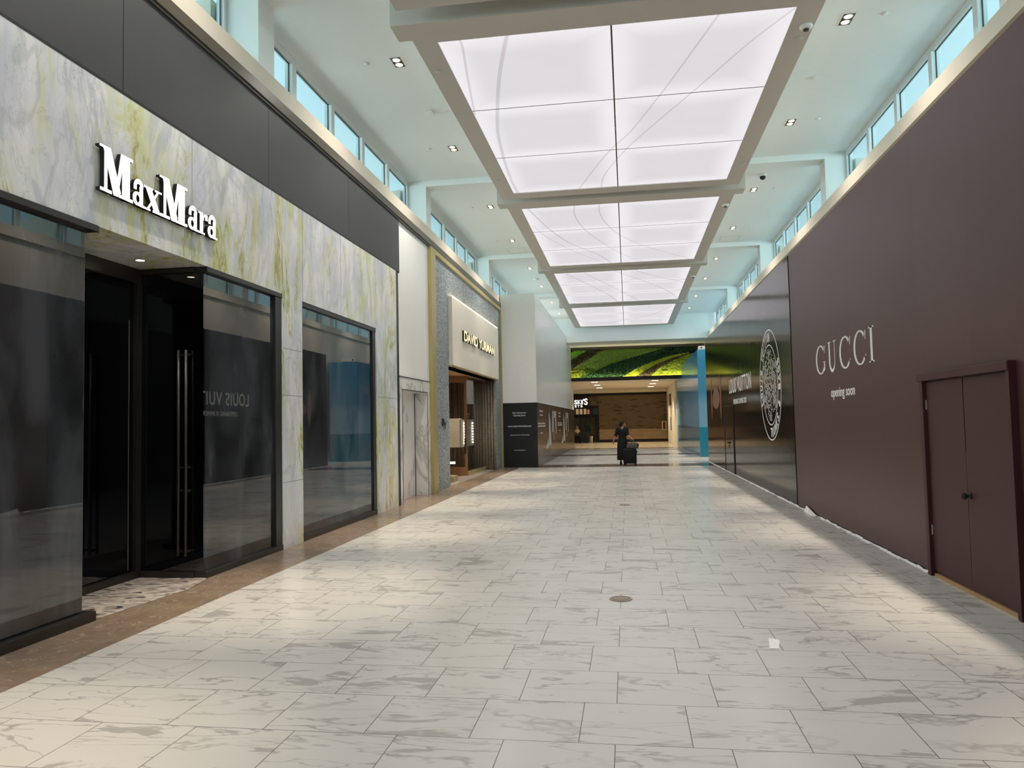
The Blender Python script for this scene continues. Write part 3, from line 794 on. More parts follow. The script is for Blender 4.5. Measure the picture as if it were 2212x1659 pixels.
dy = thing('monogram', 'small black monogram of two letters on the granite pier', 'shop sign', (XD, 18.66, 1.53))
decal('letter', fit(text_polys('D', 0.3, 0.0), 0, 0.22, 0.08, 0.27), pp, M['matblack'], dy, 0.001, 0.02)
decal('letter', fit(text_polys('Y', 0.3, 0.0), 0.14, 0.40, 0.0, 0.19), pp, M['matblack'], dy, 0.021, 0.03)
# entrance recess of the granite shop
m = MB()
nfl = 26
for i in range(nfl):       # fluted return wall facing the viewer, and its continuation inside
    xx = -4.68-0.1*(i+0.5)
    m.lathe([(0.05, 0), (0.05, 3.2)], (xx, 26.66, 0), 10)
m.build('fluted_wall', M['flute'], WL, smooth=True)
box('fluted_wall_back', M['flute'], -7.3, -4.68, 26.66, 26.75, 0, 3.2, WL)
box('recess_soffit', M['lightwood'], -7.3, XD-0.01, 19.5, 26.7, 3.2, 3.3, WL)
nwin += 1
s4 = struct('window_%d' % nwin)
box('glass', M['clear'], -5.09, -5.08, 23.66, 26.42, 0.13, 3.2, s4)
m = MB(); m.box(-5.16, -5.05, 23.64, 26.6, 0, 0.13); m.build('window_frame', M['brass'], s4)
d2 = struct('door_2')
m = MB(); m.box(-5.16, -5.08, 23.58, 23.63, 0, 3.15); m.box(-5.98, -5.90, 23.58, 23.63, 0, 3.15); m.box(-5.90, -5.16, 23.58, 23.63, 0, 0.28); m.box(-5.90, -5.16, 23.58, 23.63, 2.98, 3.15)
dl = m.build('door_frame', M['wood'], d2, bevel=0.004)
box('door_head', M['wood'], -6.0, -5.08, 23.55, 23.66, 3.15, 3.2, d2)
box('glass', M['clear'], -5.90, -5.16, 23.60, 23.61, 0.28, 2.98, d2)
box('door_handle', M['blackmetal'], -5.16, -5.115, 23.53, 23.58, 0.72, 1.18, d2, bevel=0.006)
# display cabinets inside
def display(label, loc, y0, y1, z0, z1, beads):
    t = thing('display_case', label, 'display case', loc, group='jewellery displays inside the granite shop')
    box('back_panel', M['cream'], -0.05, 0, y0, y1, z0, z1, t)
    for b in beads:
        m = MB()
        for i in range(8): m.ball((0.03, b, z1-0.12-i*(z1-z0-0.24)/7), 0.028, 6)
        m.build('light_string', M['lamp_hot'], t)
    return t
display('pale display panel with two vertical strings of lights behind the shop glass', (-5.35, 0, 0), 23.95, 26.0, 0.9, 1.8, (24.35, 25.65))
o = box('hanging_banner', M['cream'], -6.35, -5.7, 25.6, 25.65, 0.85, 1.85); prop(o, 'plain cream hanging display panel seen through the open wooden door', 'banner')
m = MB()
for i in range(7): m.lathe([(0.035, 0), (0.035, 3.19)], (-6.6+0.17*i, 26.2, 0), 8)
o = m.build('fluted_screen', M['wood'], smooth=True); prop(o, 'vertical timber slat screen inside the granite shop', 'screen')
prop(box('entrance_step', M['brass'], -5.75, -4.95, 21.05, 21.60, 0, 0.17, bevel=0.01), 'low brass block at the foot of the granite shop entrance', 'step')
o = box('floor_light_box', M['lamp_hot'], -6.2, -5.8, 24.9, 24.95, 0.32, 0.39); prop(o, 'glowing low strip light inside the granite shop', 'light')
box('wall_core', M['flute'], -7.4, -7.3, 19.3, 26.8, 0, 3.3, WL)
box('wall_core', M['cream'], -7.3, -5.6, 19.3, 19.5, 0, 3.3, WL)
for yy in (21.2, 24.4):
    t = thing('shop_downlight', 'round downlight in the timber soffit of the granite shop, %s' % ('nearer' if yy < 22 else 'farther'), 'downlight', (-5.9, yy, 3.2), group='soffit downlights of the granite shop')
    MB().lathe([(0.001, -0.006), (0.06, -0.006), (0.06, 0)], (0, 0, 0), 16).build('lamp', M['lamp_hot'], t)
    lamp('shop_beam', 'SPOT', (0, 0, -0.03), 70, (1, 0.82, 0.6), t, spot_size=R(120), spot_blend=0.6, shadow_soft_size=0.05)

# ------------------------------------------------------------------ white and black hoarding, left
hb = thing('construction_hoarding', 'tall white boxed hoarding with a black printed lower band, projecting past the granite shop', 'hoarding', (-3.97, 27.9, 0))
HX, HY0, HY1 = 0.64, 0.0, 18.5
box('white_board', M['white_gloss'], -0.68, HX, HY0, HY1, 2.40, 6.5, hb)
box('black_graphic_front', M['black_vinyl'], -0.68, HX-0.002, HY0-0.004, 0.05, 0.0, 2.40, hb)
box('black_graphic_side', M['black_gloss'], 0.4, HX+0.003, HY0-0.002, 19.5, 0.0, 2.40, hb)
pf = Plane((0.64, -0.005, 0), (1, 0, 0), (0, -1, 0))       # u = x+3.33
def line(s, u0, u1, v0, v1, pln, name='lettering', bold=0.0, mat=None):
    decal(name, fit(text_polys(s, 1.0, bold), u0, u1, v0, v1), pln, mat or M['paper'], hb, 0.001, 0.003)
line('New Showroom', -0.93, -0.42, 2.0, 2.06, pf); line('Opening Soon', -0.90, -0.44, 1.885, 1.965, pf)
line('WATCHES', -1.11, -0.77, 1.50, 1.55, pf, bold=0.01); line('of', -0.755, -0.715, 1.50, 1.555, pf); line('SWITZERLAND', -0.70, -0.23, 1.50, 1.55, pf, bold=0.01)
line('FOR EMPLOYMENT OPPORTUNITIES', -1.02, -0.31, 1.18, 1.215, pf)
line('watchesofswitzerland.com', -0.89, -0.46, 0.62, 0.66, pf)
ps = Plane((0.644, 0, 0), (0, 1, 0), (1, 0, 0))
for o_ in (0.0, 7.95, 15.9):
    if o_ < 15:
        line('New Showroom', 0.75+o_, 1.9+o_, 2.07, 2.13, ps); line('Opening Soon', 0.85+o_, 1.85+o_, 1.90, 1.97, ps)
        line('WATCHES of', 0.15+o_, 2.7+o_, 1.58, 1.64, ps, bold=0.01); line('SWITZERLAND', 0.15+o_, 2.7+o_, 1.48, 1.54, ps, bold=0.01)
        line('FOR EMPLOYMENT OPPORTUNITIES', 0.9+o_, 1.7+o_, 1.22, 1.26, ps)
        line('watchesofswitzerland.com', 1.9+o_, 2.5+o_, 0.64, 0.67, ps)
    g = [[(4.0, 0.66), (5.0, 0.66), (4.75, 1.7), (4.2, 2.10)], [(5.45, 1.2), (5.9, 1.25), (6.15, 2.17), (5.75, 2.17)], [(6.4, 2.16), (7.4, 2.16), (7.5, 1.1), (7.2, 1.1), (6.9, 1.9), (6.45, 1.85)], [(2.7, 0.66), (3.0, 0.68), (3.85, 0.98), (3.85, 0.60), (3.1, 0.55)], [(6.1, 0.85), (6.3, 0.85), (6.35, 1.9), (6.2, 1.9)]]
    for q in g:
        q2 = [(u+o_-(0.6 if o_ else 0), v) for u, v in q]
        if max(u for u, v in q2) < 19.4 and min(u for u, v in q2) < 18: decal('printed_picture', [q2], ps, M['photo_grey'], hb, 0.001, 0.003)
    if o_ < 9: decal('seam', [[(4.6+o_, 0.02), (4.62+o_, 0.02), (4.62+o_, 2.38), (4.6+o_, 2.38)]], ps, M['photo_grey'], hb, 0.003, 0.004)

# ------------------------------------------------------------------ right: maroon hoarding
hb = thing('construction_hoarding', 'maroon hoarding nearest the viewer with large white serif lettering and a double door', 'hoarding', (XB, 14.72, 0))
pr_ = Plane((0, 0, 0), (0, -1, 0), (-1, 0, 0))             # u = 14.72 - y
def U(y): return 14.72-y
box('board', M['maroon'], 0, 0.10, -22, 0, 0.02, 4.71, hb)
def cstroke(cx, cy, rx, ry, a0, a1, thin, thick, n=40):
    P = ell(cx, cy, rx, ry, a0, a1, n)
    return stroke(P, [thin+(thick-thin)*abs(math.cos(R(a0+(a1-a0)*i/n)))**1.5 for i in range(n+1)])
def glyphC(u0, u1, v0, v1, g=False):
    w_, h_ = u1-u0, v1-v0; cx = u0+w_*0.52; P = cstroke(cx, (v0+v1)/2, w_*0.46, h_*0.48, 42, 318, 0.020, 0.072)
    P.append([(u1-0.05*w_, v1-0.05*h_), (u1-0.0*w_, v1-0.05*h_), (u1-0.02*w_, v1-0.30*h_), (u1-0.06*w_, v1-0.30*h_)])
    if g:
        P.append([(u1-0.12*w_, v0+0.08*h_), (u1-0.02*w_, v0+0.13*h_), (u1-0.02*w_, v0+0.40*h_), (u1-0.12*w_, v0+0.40*h_)])
        P.append([(u1-0.22*w_, v0+0.38*h_), (u1+0.04*w_, v0+0.38*h_), (u1+0.04*w_, v0+0.41*h_), (u1-0.22*w_, v0+0.41*h_)])
    else: P.append([(u1-0.06*w_, v0+0.22*h_), (u1-0.02*w_, v0+0.22*h_), (u1-0.02*w_, v0+0.28*h_), (u1-0.06*w_, v0+0.28*h_)])
    return P
v0, v1 = 2.325, 2.785
L = []
L.append(glyphC(U(12.92), U(12.36), v0, v1, True))
a, b = U(12.19), U(11.70)
up_ = [(a+0.10, v1-0.01)]+[(a+0.10, v0+0.18)]+ell((a+b)/2, v0+0.17, (b-a)/2-0.10, 0.155, 180, 360, 18)+[(b-0.10, v1-0.01)]
L.append(stroke(up_, [0.07, 0.07]+[0.07-(0.05)*i/18 for i in range(19)]+[0.02])+[serif(a+0.02, a+0.18, v1-0.018, 0.018), serif(b-0.17, b-0.03, v1-0.018, 0.018)])
L.append(glyphC(U(11.54), U(11.00), v0, v1)); L.append(glyphC(U(10.84), U(10.31), v0, v1))
a, b = U(10.20), U(9.97)
L.append([[((a+b)/2-0.04, v0), ((a+b)/2+0.04, v0), ((a+b)/2+0.04, v1), ((a+b)/2-0.04, v1)], serif(a+0.01, b-0.01, v1-0.02, 0.02), serif(a+0.01, b-0.01, v0, 0.02)])
for g in L: decal('letter', g, pr_, M['paper'], hb, 0.001, 0.004, label='white serif capital')
T = fit(text_polys('opening soon', 1.0, 0.012), U(12.09), U(10.87), 1.895, 2.075)
for q in clusters(T): decal('letter', q, pr_, M['paper'], hb, 0.001, 0.004)
# double door in the hoarding
dr = struct('door_3', (XB, 0, 0))
m = MB(); m.box(-0.07, -0.0, 6.55, 8.47, 1.995, 2.07); m.box(-0.055, 0.0, 8.37, 8.44, 0, 1.995); m.box(-0.055, 0.0, 6.56, 6.62, 0, 1.995)
m.build('door_frame', M['maroon_paint'], dr, bevel=0.004)
m = MB(); m.box(-0.054, -0.002, 8.358, 8.37, 0.0, 1.995); m.box(-0.06, 0.0, 6.545, 6.56, 0, 2.07)
m.build('gloss_edge', M['maroon_edge'], dr)
for q, (a, b) in enumerate(((6.63, 7.487), (7.503, 8.355))):
    lf = box('door_leaf', M['maroon_paint'], -0.018, -0.002, a, b, 0.06, 1.985, dr, bevel=0.002)
    hy = a+0.012 if q == 0 else b+0.004
    for z in (0.42, 1.70) if q else (0.36, 1.74):
        box('hinge', M['steel'], -0.03, -0.010, hy-0.012, hy+0.014, z, z+0.10, lf, bevel=0.002)
box('raw_wood_edge', M['lightwood'], -0.012, -0.001, 7.487, 7.503, 0.06, 1.3, dr)
box('threshold', M['lightwood'], -0.03, 0.05, 6.60, 8.33, 0, 0.03, dr)
kb = MB().lathe([(0.030, 0), (0.030, -0.010), (0.014, -0.014), (0.014, -0.035), (0.030, -0.045), (0.034, -0.060), (0.026, -0.075), (0.001, -0.078)], (-0.018, 7.44, 0.90), 20, axis='x')
kb.build('door_knob', M['matblack'], dr, smooth=True)
m = MB()   # ragged white sheeting along the foot of the boards
def ragged(y0, y1, seed):
    rnd = random.Random(seed); y = y0; m = MB()
    while y < y1:
        l = rnd.uniform(0.12, 0.4); h0 = rnd.uniform(0.005, 0.03); h1 = rnd.uniform(0.005, 0.03); w0 = rnd.uniform(0.01, 0.05)
        e = min(y+l, y1)
        xb = XB-0.014; m.loft([[(xb-w0, y, 0.001), (xb, y, 0.001), (xb, y, h0)], [(xb-w0*0.8, e, 0.001), (xb, e, 0.001), (xb, e, h1)]])
        y = e
    return m
o = ragged(14.1, 30.1, 3).build('plastic_sheeting', M['paper']); prop(o, 'ragged white plastic film along the foot of the glossy brown hoarding', 'plastic sheet')
o = ragged(8.5, 13.1, 8).build('plastic_sheeting', M['paper']); prop(o, 'ragged white plastic film along the foot of the maroon hoarding beside its door', 'plastic sheet')
m = MB(); m.loft([[(3.0, 13.9, 0.001), (3.06, 14.0, 0.001), (3.06, 13.95, 0.10)], [(2.99, 13.2, 0.001), (3.05, 13.2, 0.001), (3.05, 13.2, 0.012)]])
o = m.build('plastic_sheeting', M['paper']); prop(o, 'raised white flap of plastic at the foot of the maroon hoarding', 'plastic sheet')

# ------------------------------------------------------------------ right: glossy brown hoarding
hb = thing('construction_hoarding', 'glossy dark brown hoarding with a large white roundel emblem, beyond the maroon one', 'hoarding', (XB, 14.74, 0))
m = MB(); m.box(-0.01, 0.09, 0, 15.44, 0.02, 4.70); m.box(0.09, 1.5, 15.36, 15.44, 0.02, 4.70)
m.build('board', M['brown'], hb)
pb = Plane((-0.01, 0, 0), (0, -1, 0), (-1, 0, 0))
def V(y): return 14.74-y
cu_, cv_ = V(16.98), 2.36
for r0, wd in ((1.19, 0.028), (0.865, 0.024)):
    decal('roundel_ring', stroke(ell(cu_, cv_, r0, r0, 0, 360, 96)[:-1], wd, closed=True), pb, M['paper'], hb)
def arc_text(s, a_mid, r0, size, span, flip=False):
    n_ = len(s)
    for i, ch in enumerate(s):
        if ch == ' ': continue
        a = a_mid + (-1 if not flip else 1)*span*(i-(n_-1)/2)/(n_-1)
        P = fit(text_polys(ch, 1.0, 0.03), -size*(0.32 if ch != 'I' else 0.07), size*(0.32 if ch != 'I' else 0.07), -size/2, size/2)
        t_ = R(a-90) if not flip else R(a+90)
        Q = [[(cu_+r0*math.cos(R(a))+x*math.cos(t_)-y*math.sin(t_), cv_+r0*math.sin(R(a))+x*math.sin(t_)+y*math.cos(t_)) for x, y in p] for p in P]
        decal('letter', Q, pb, M['paper'], hb)
arc_text('LOUIS VUITTON', 143, 1.03, 0.20, 116)
arc_text('TRUNKS & BAGS', -33, 1.03, 0.20, 116, flip=True)
# stippled flower pattern inside the roundel
rnd = random.Random(5); P = []
for j in range(34):
    for i in range(15):
        u = (i-7)*0.105+(0.05 if j % 2 else 0); v = (j-16.5)*0.046
        rr_ = math.hypot(u, v)
        if rr_ > 0.76 - 0.06*math.cos(6*math.atan2(v, u)) or rnd.random() < 0.30: continue
        if abs(math.sin(3.1*u+1.3*v)) < 0.10: continue
        q = 0.034; d = 0.018
        s_ = 1 if (i+j) % 2 else -1
        P.append([(cu_+u-q, cv_+v-d*s_), (cu_+u-q+0.03, cv_+v-d*s_-0.006), (cu_+u+q, cv_+v+d*s_), (cu_+u+q-0.03, cv_+v+d*s_+0.006)])
decal('roundel_pattern', P, pb, M['paper'], hb, kind='stuff')
for q in clusters(fit(text_polys('LOUIS VUITTON', 1.0, 0.008, space=1.12), V(23.56), V(19.47), 2.395, 2.815)): decal('letter', q, pb, M['paper'], hb)
for q in clusters(fit(text_polys('OPENING SUMMER 2025', 1.0, 0.006), V(22.77), V(20.3), 2.06, 2.205)): decal('letter', q, pb, M['paper'], hb)
# printed leather handle
P = [[(V(28.15)+0.0, 2.35)] + [(V(28.15)+0.0+(2.1)*t/12, 2.35+0.36*max(0, math.sin(math.pi*t/12))**0.5) for t in range(13)] + [(V(28.15)+2.1-2.1*t/12, 2.30-0.30*max(0, math.sin(math.pi*t/12))**0.5) for t in range(13)]]
decal('printed_handle', P, pb, M['tan_leather'], hb, 0.001, 0.003)
decal('printed_stitching', stroke([(V(28.15)+2.1*t/16, 2.30-0.27*max(0, math.sin(math.pi*t/16))**0.5) for t in range(17)], 0.018)+stroke([(V(28.15)+2.1*t/16, 2.35+0.33*max(0, math.sin(math.pi*t/16))**0.5) for t in range(17)], 0.018), pb, M['tan_edge'], hb, 0.0035, 0.005)
for yc in (28.45, 25.75):
    c = V(yc); wv = [(0, 3.12), (0.09, 2.95), (0.15, 2.7), (0.17, 2.35), (0.15, 2.05), (0.10, 1.86), (0.08, 1.75), (0.0, 1.62)]
    decal('printed_strap', [[(c+a_, b_) for a_, b_ in wv]+[(c-a_, b_) for a_, b_ in reversed(wv[1:-1])]], pb, M['tan_leather'], hb, 0.003, 0.005)
    decal('printed_stitching', stroke([(c+a_*0.8, b_) for a_, b_ in wv], 0.014)+stroke([(c-a_*0.8, b_) for a_, b_ in wv], 0.014)+stroke(ell(c, 1.9, 0.03, 0.04, 0, 360, 10), 0.015), pb, M['tan_edge'], hb, 0.0055, 0.007)
dr = struct('door_4', (XB, 0, 0))
m = MB(); m.box(-0.03, -0.011, 24.83, 24.93, 0, 2.04); m.box(-0.03, -0.011, 22.85, 22.95, 0, 2.04); m.box(-0.03, -0.011, 22.95, 24.83, 2.02, 2.045)
m.build('door_frame', M['black'], dr)
box('door_leaf', M['brown'], -0.022, -0.012, 22.95, 24.83, 0.02, 2.02, dr)
MB().lathe([(0.03, 0), (0.03, -0.01), (0.014, -0.015), (0.032, -0.05), (0.001, -0.065)], (-0.022, 23.9, 0.92), 14, axis='x').build('door_knob', M['matblack'], dr, smooth=True)
MB().box(-0.03, -0.022, 23.87, 23.93, 0.74, 0.88).build('lock_plate', M['matblack'], dr)

# ------------------------------------------------------------------ blue hoarding
hb = thing('construction_hoarding', 'glossy teal blue hoarding beyond the brown one, its top cut level with the planting', 'hoarding', (3.1, 33.9, 0))
m = MB(); m.box(0, 1.4, 0, 9.9, 0.0, 4.71); m.box(0, 1.4, 9.9, 15.0, 0.0, 4.10); m.build('board', M['blue'], hb)
box('rail', M['blue'], -0.012, 0.0, 0.0, 14.9, 2.38, 2.41, hb)
t = thing('projector_unit', 'white box with a round black lens on top of the blue hoarding', 'camera', (3.16, 33.92, 4.71))
box('body', M['white'], 0, 0.7, 0, 0.2, 0, 0.155, t, bevel=0.01)
MB().lathe([(0.001, -0.02), (0.035, -0.02), (0.035, 0.0)], (0.13, 0, 0.08), 16, axis='y').build('lens', M['matblack'], t)

# ------------------------------------------------------------------ planted wall at the end
lw = thing('living_wall', 'planted wall of moss and dark leaves in sweeping bands above the far passage', 'living wall', (-3.6, 46.0, 4.28))
WD, HT = 7.9, 1.74
pw = Plane((0, 0, 0), (1, 0, 0), (0, -1, 0))
def UV(poly): return [(0.27+u*7.27, v*HT) for u, v in poly]
box('backing', M['soil'], 0, WD, 0.0, 0.1, 0, HT, lw)
BANDS = [('moss_band', 'moss_dark', [(0, 0), (.04, 0), (.2, .25), (.35, .5), (.55, .72), (.8, 1), (.28, 1), (0, .32)]),
 ('moss_band', 'moss_mid', [(-.03, 0), (.05, 0), (.22, .27), (.12, .42), (-.03, .28)]),
 ('moss_band', 'moss_green', [(-.03, .58), (.15, 1), (.04, 1), (-.03, .85)]),
 ('moss_band', 'moss_yellow', [(.42, 0), (.5, .2), (.62, .45), (.8, .68), (.97, .80), (.97, .76), (.84, .62), (.70, .40), (.6, .18), (.53, 0)]),
 ('moss_band', 'moss_mid', [(.65, 0), (.75, .35), (.85, .56), (.97, .74), (1.05, .74), (1.05, 0)])]
for nm, mt, po in BANDS:
    me = bpy.data.meshes.new(nm); bm = bmesh.new()
    # bumpy cushion built from a fine grid clipped to the band outline
    PO = UV(po)
    def inside(x, y, PO=PO):
        c = False
        for i in range(len(PO)):
            (x1, y1), (x2, y2) = PO[i], PO[i-1]
            if (y1 > y) != (y2 > y) and x < (x2-x1)*(y-y1)/(y2-y1)+x1: c = not c
        return c
    st = 0.045; nx, ny = int(WD/st), int(HT/st); vs = {}
    def gv(i, j):
        if (i, j) not in vs:
            x, z = i*st, j*st
            vs[(i, j)] = bm.verts.new((x, -0.03-0.09*abs(noise.noise(Vector((x*5, z*5, 1))))-0.03*noise.noise(Vector((x*17, z*17, 2))), z))
        return vs[(i, j)]
    for i in range(nx):
        for j in range(ny):
            if inside((i+.5)*st, (j+.5)*st): bm.faces.new((gv(i, j), gv(i+1, j), gv(i+1, j+1), gv(i, j+1)))
    bm.to_mesh(me); bm.free(); me.materials.append(M[mt])
    o = bpy.data.objects.new(nm, me); COL.objects.link(o); o.parent = lw; o['kind'] = 'stuff'
LEAFB = [('leaf', [(.04, 0), (.42, 0), (.55, .3), (.75, .62), (.98, .85), (1.05, .9), (1.05, 1), (.8, 1), (.55, .7), (.35, .5), (.2, .25)], 3600),
         ('leaf_brown', [(.53, 0), (.6, .18), (.70, .40), (.84, .62), (.97, .76), (.97, .74), (.85, .55), (.75, .35), (.65, 0)], 900),
         ('leaf_brown', [(0, .3), (.28, 1), (.15, 1), (-.03, .6), (-.03, .3)], 800)]
for mt, po, cnt in LEAFB:
    PO = UV(po); xs = [p[0] for p in PO]; zs = [p[1] for p in PO]; m = MB(); rnd = random.Random(11); k = 0
    while k < cnt:
        x, z = rnd.uniform(min(xs), max(xs)), rnd.uniform(min(zs), max(zs))
        c = False
        for i in range(len(PO)):
            (x1, y1), (x2, y2) = PO[i], PO[i-1]
            if (y1 > z) != (y2 > z) and x < (x2-x1)*(z-y1)/(y2-y1)+x1: c = not c
        if not c: continue
        k += 1
        a = rnd.uniform(0, 6.28); L_ = rnd.uniform(0.05, 0.1); wv = L_*0.45; yy = rnd.uniform(-0.12, -0.01); tl = rnd.uniform(-0.05, 0.03)
        ca, sa = math.cos(a), math.sin(a)
        m.quad((x-L_*ca/2, yy, z-L_*sa/2), (x-wv*sa/2, yy+tl, z+wv*ca/2), (x+L_*ca/2, yy-0.02, z+L_*sa/2), (x+wv*sa/2, yy-tl, z-wv*ca/2))
    m.build('foliage', M[mt], lw, kind='stuff')
box('base_trough', M['matblack'], 0, WD, -0.20, 0.1, -0.13, 0.0, lw)
box('led_strip', M['led'], 0.3, WD-0.6, -0.17, -0.15, -0.02, -0.01, lw)
box('trough_lip', M['matblack'], 0, WD, -0.24, -0.20, -0.13, 0.03, lw)
lamp('wall_grazer', 'AREA', (3.9, -0.17, 0.0), 95, (1.0, 0.86, 0.45), lw, shape='RECTANGLE', size=7.4, size_y=0.04).rotation_euler = (R(180-14), 0, 0)

# ------------------------------------------------------------------ far passage
WP = struct('wall_far')
box('brick_wall', M['brick'], -2.24, 5, 60.0, 60.3, 1.0, 3.7, WP)
box('brick_recess_edge', M['brick'], -2.24, -1.1, 59.9, 60.0, 1.0, 3.7, WP)
box('brick_recess_edge', M['brick'], -1.1, 5, 59.93, 60.0, 2.88, 3.7, WP)
box('stone_dado', M['block'], -2.24, 5, 59.88, 60.3, 0.2, 1.0, WP)
box('dark_plinth', M['matblack'], -2.24, 5, 59.86, 60.3, 0.0, 0.2, WP)
box('dark_band', M['matblack'], -9, 5, 59.85, 60.3, 3.68, 3.86, WP)
box('bulkhead', M['cream'], -9, 5, 59.8, 60.3, 3.86, 4.15, WP)
box('brick_wall', M['brick'], -9, -2.24, 60.0, 60.3, 2.85, 3.7, WP)
box('side_wall', M['cream'], -9.2, -9, 46.4, 60.3, 0, 4.15, WP)
box('jamb_wall', M['cream'], -9, -3.34, 46.42, 47.4, 0, 4.12, WP)
WPR = struct('wall_passage')
box('side_wall', M['cream'], 3.05, 3.3, 48.9, 60, 0, 4.12, WPR)
d5 = struct('door_5')
box('door_leaf', M['cream'], 3.03, 3.05, 53.4, 57.4, 0.02, 2.6, d5)
box('transom_glass', simple('grey_transom', (120, 122, 108), 0.2), 3.03, 3.05, 52.9, 56.4, 2.68, 3.5, d5)
m = MB(); m.box(3.0, 3.05, 52.7, 52.9, 0, 3.55); m.box(3.0, 3.05, 57.4, 57.6, 0, 2.65); m.box(3.0, 3.05, 52.7, 57.6, 2.6, 2.68); m.build('door_frame', M['cream'], d5)
MB().tube([(3.0, 54.3, 0.9), (3.0, 54.3, 1.85)], 0.025).build('door_handle', M['bronze'], d5)
t = thing('fire_extinguisher_cabinet', 'pale framed wall cabinet with a dark red interior on the far brick wall', 'cabinet', (2.62, 59.88, 0.86))
m = MB(); m.box(0, 0.36, -0.06, 0, 0, 0.06); m.box(0, 0.36, -0.06, 0, 0.64, 0.70); m.box(0, 0.08, -0.06, 0, 0.06, 0.64); m.box(0.28, 0.36, -0.06, 0, 0.06, 0.64); m.build('frame', M['cream'], t)
box('door', M['red'], 0.08, 0.28, -0.02, 0, 0.06, 0.64, t)
# shop sign at the far left
sg = thing('shop_sign', 'black fascia with white lit slab letters above the far entrance', 'shop sign', (-4.17, 59.85, 2.9))
box('backing', M['matblack'], -2.5, 1.15, -0.02, 0.1, 0.0, 0.8, sg)
pz = Plane((0, -0.02, 0), (1, 0, 0), (0, -1, 0))
for ch, a, b, c, d in (('S', 0.02, 0.27, .12, .47), ('K', 0.29, 0.55, .12, .47), ('I', 0.57, 0.70, .12, .47), ("'", 0.73, 0.79, .40, .55), ('S', 0.80, 1.08, .06, .58)):
    standing_letter(sg, fit(text_polys(ch, 1, 0.03), a, b, c, d), pz, 0.0, 0.04, M['matblack'], M['sign_light'])
for ch, a, b in (('E', 0.06, 0.20), ('T', 0.27, 0.43), ('S', 0.51, 0.67)):
    standing_letter(sg, fit(text_polys(ch, 1, 0.03), a, b, -0.12, 0.06), pz, 0.0, 0.04, M['matblack'], M['sign_light'])
box('backing_lower', M['matblack'], -2.5, 1.15, 0.0, 0.1, -0.2, 0.0, sg)
nwin += 1
s5 = struct('window_%d' % nwin, (0, 0, 0))
m = MB()
m.box(-6.0, -2.24, 59.95, 60.05, 2.74, 2.84); m.box(-6.0, -2.24, 59.90, 60.05, 1.95, 2.2)
for x in (-4.45, -4.12, -3.82, -3.5, -3.22, -2.95, -2.78, -2.30): m.box(x, x+0.05, 59.95, 60.05, 2.2, 2.74)
m.build('window_frame', M['matblack'], s5)
m = MB(); m.box(-2.55, -2.24, 59.9, 60.05, 0.3, 2.0); m.box(-3.75, -3.70, 59.95, 60.05, 0, 2.0); m.box(-3.30, -3.26, 59.95, 60.05, 0, 2.0)
m.build('window_frame', M['matblack'], s5)
warmw = emit('warm_lit_blind', (214, 178, 132), 0.55)
for x in (-4.07, -3.77, -3.45): box('lit_blind', warmw, x, x+0.22, 60.3, 60.32, 2.24, 2.66, s5)
box('red_screen', emit('red_screen', (214, 112, 96), 0.6), -3.17, -2.99, 60.3, 60.32, 2.24, 2.6, s5)
box('glass', M['clear'], -6.0, -2.3, 60.0, 60.005, 2.2, 2.74, s5)
box('end_panel', simple('grey_interior_wall', (96, 90, 84), 0.6), -6.5, 2, 62.0, 62.1, 0, 4.1, WP)
prop(box('brick_pillar', M['brick'], -2.85, -2.53, 60.2, 60.5, 0.6, 2.0), 'narrow brick pier inside the far entrance', 'pillar')
# potted tree
t = thing('potted_tree', 'leafy tree in a tall pale planter beside the far entrance', 'potted plant', (-2.85, 58.9, 0))
MB().lathe([(0.10, 0), (0.13, 0.42), (0.14, 0.5), (0.11, 0.5), (0.1, 0.45)], (0, 0, 0), 16).build('planter', M['cream'], t, smooth=True)
MB().tube([(0, 0, 0.45), (0.02, 0, 1.0), (-0.02, 0.02, 1.5)], [0.02, 0.016, 0.01]).build('trunk', M['wood'], t)
m = MB(); rnd = random.Random(9)
for i in range(420):
    d = Vector((rnd.gauss(0, 1), rnd.gauss(0, 1), rnd.gauss(0, 1))).normalized()*rnd.uniform(0.2, 1)
    c = Vector((-0.1+d.x*0.26, d.y*0.26, 1.35+d.z*0.5)); a = Vector((rnd.gauss(0, 1), rnd.gauss(0, 1), rnd.gauss(0, 1))).normalized()*0.06; b = a.cross(d).normalized()*0.022
    m.quad(c-a, c-b, c+a, c+b)
m.build('foliage', M['leaf'], t, kind='stuff')
# seated diner, tables, chairs
def limbs(chains, name, mat, parent, vox=0.012):
    m = MB()
    for pts, rad in chains:
        m.tube(pts, rad, 10); m.ball(pts[0], rad[0], 8); m.ball(pts[-1], rad[-1], 8)
    return m.build(name, mat, parent, remesh=vox)
t = thing('person', 'person in a light shirt seated at a table by the far entrance', 'person', (-3.9, 58.6, 0))
limbs([([(0, 0, 0.50), (0, -0.02, 0.75), (0, 0, 0.98)], [0.15, 0.13, 0.14]), ([(0, 0, 0.98), (0, -0.01, 1.10)], [0.06, 0.055]), ([(0, -0.02, 1.14), (0, -0.02, 1.22)], [0.085, 0.09]),
       ([(-0.17, 0, 0.98), (-0.22, -0.08, 0.78), (-0.10, -0.28, 0.76)], [0.05, 0.04, 0.032]), ([(0.17, 0, 0.98), (0.22, -0.08, 0.78), (0.10, -0.28, 0.76)], [0.05, 0.04, 0.032]),
       ([(-0.09, 0, 0.50), (-0.11, -0.40, 0.50), (-0.11, -0.40, 0.06)], [0.085, 0.065, 0.045]), ([(0.09, 0, 0.50), (0.11, -0.40, 0.50), (0.11, -0.40, 0.06)], [0.085, 0.065, 0.045])], 'body', M['skin'], t, 0.02)
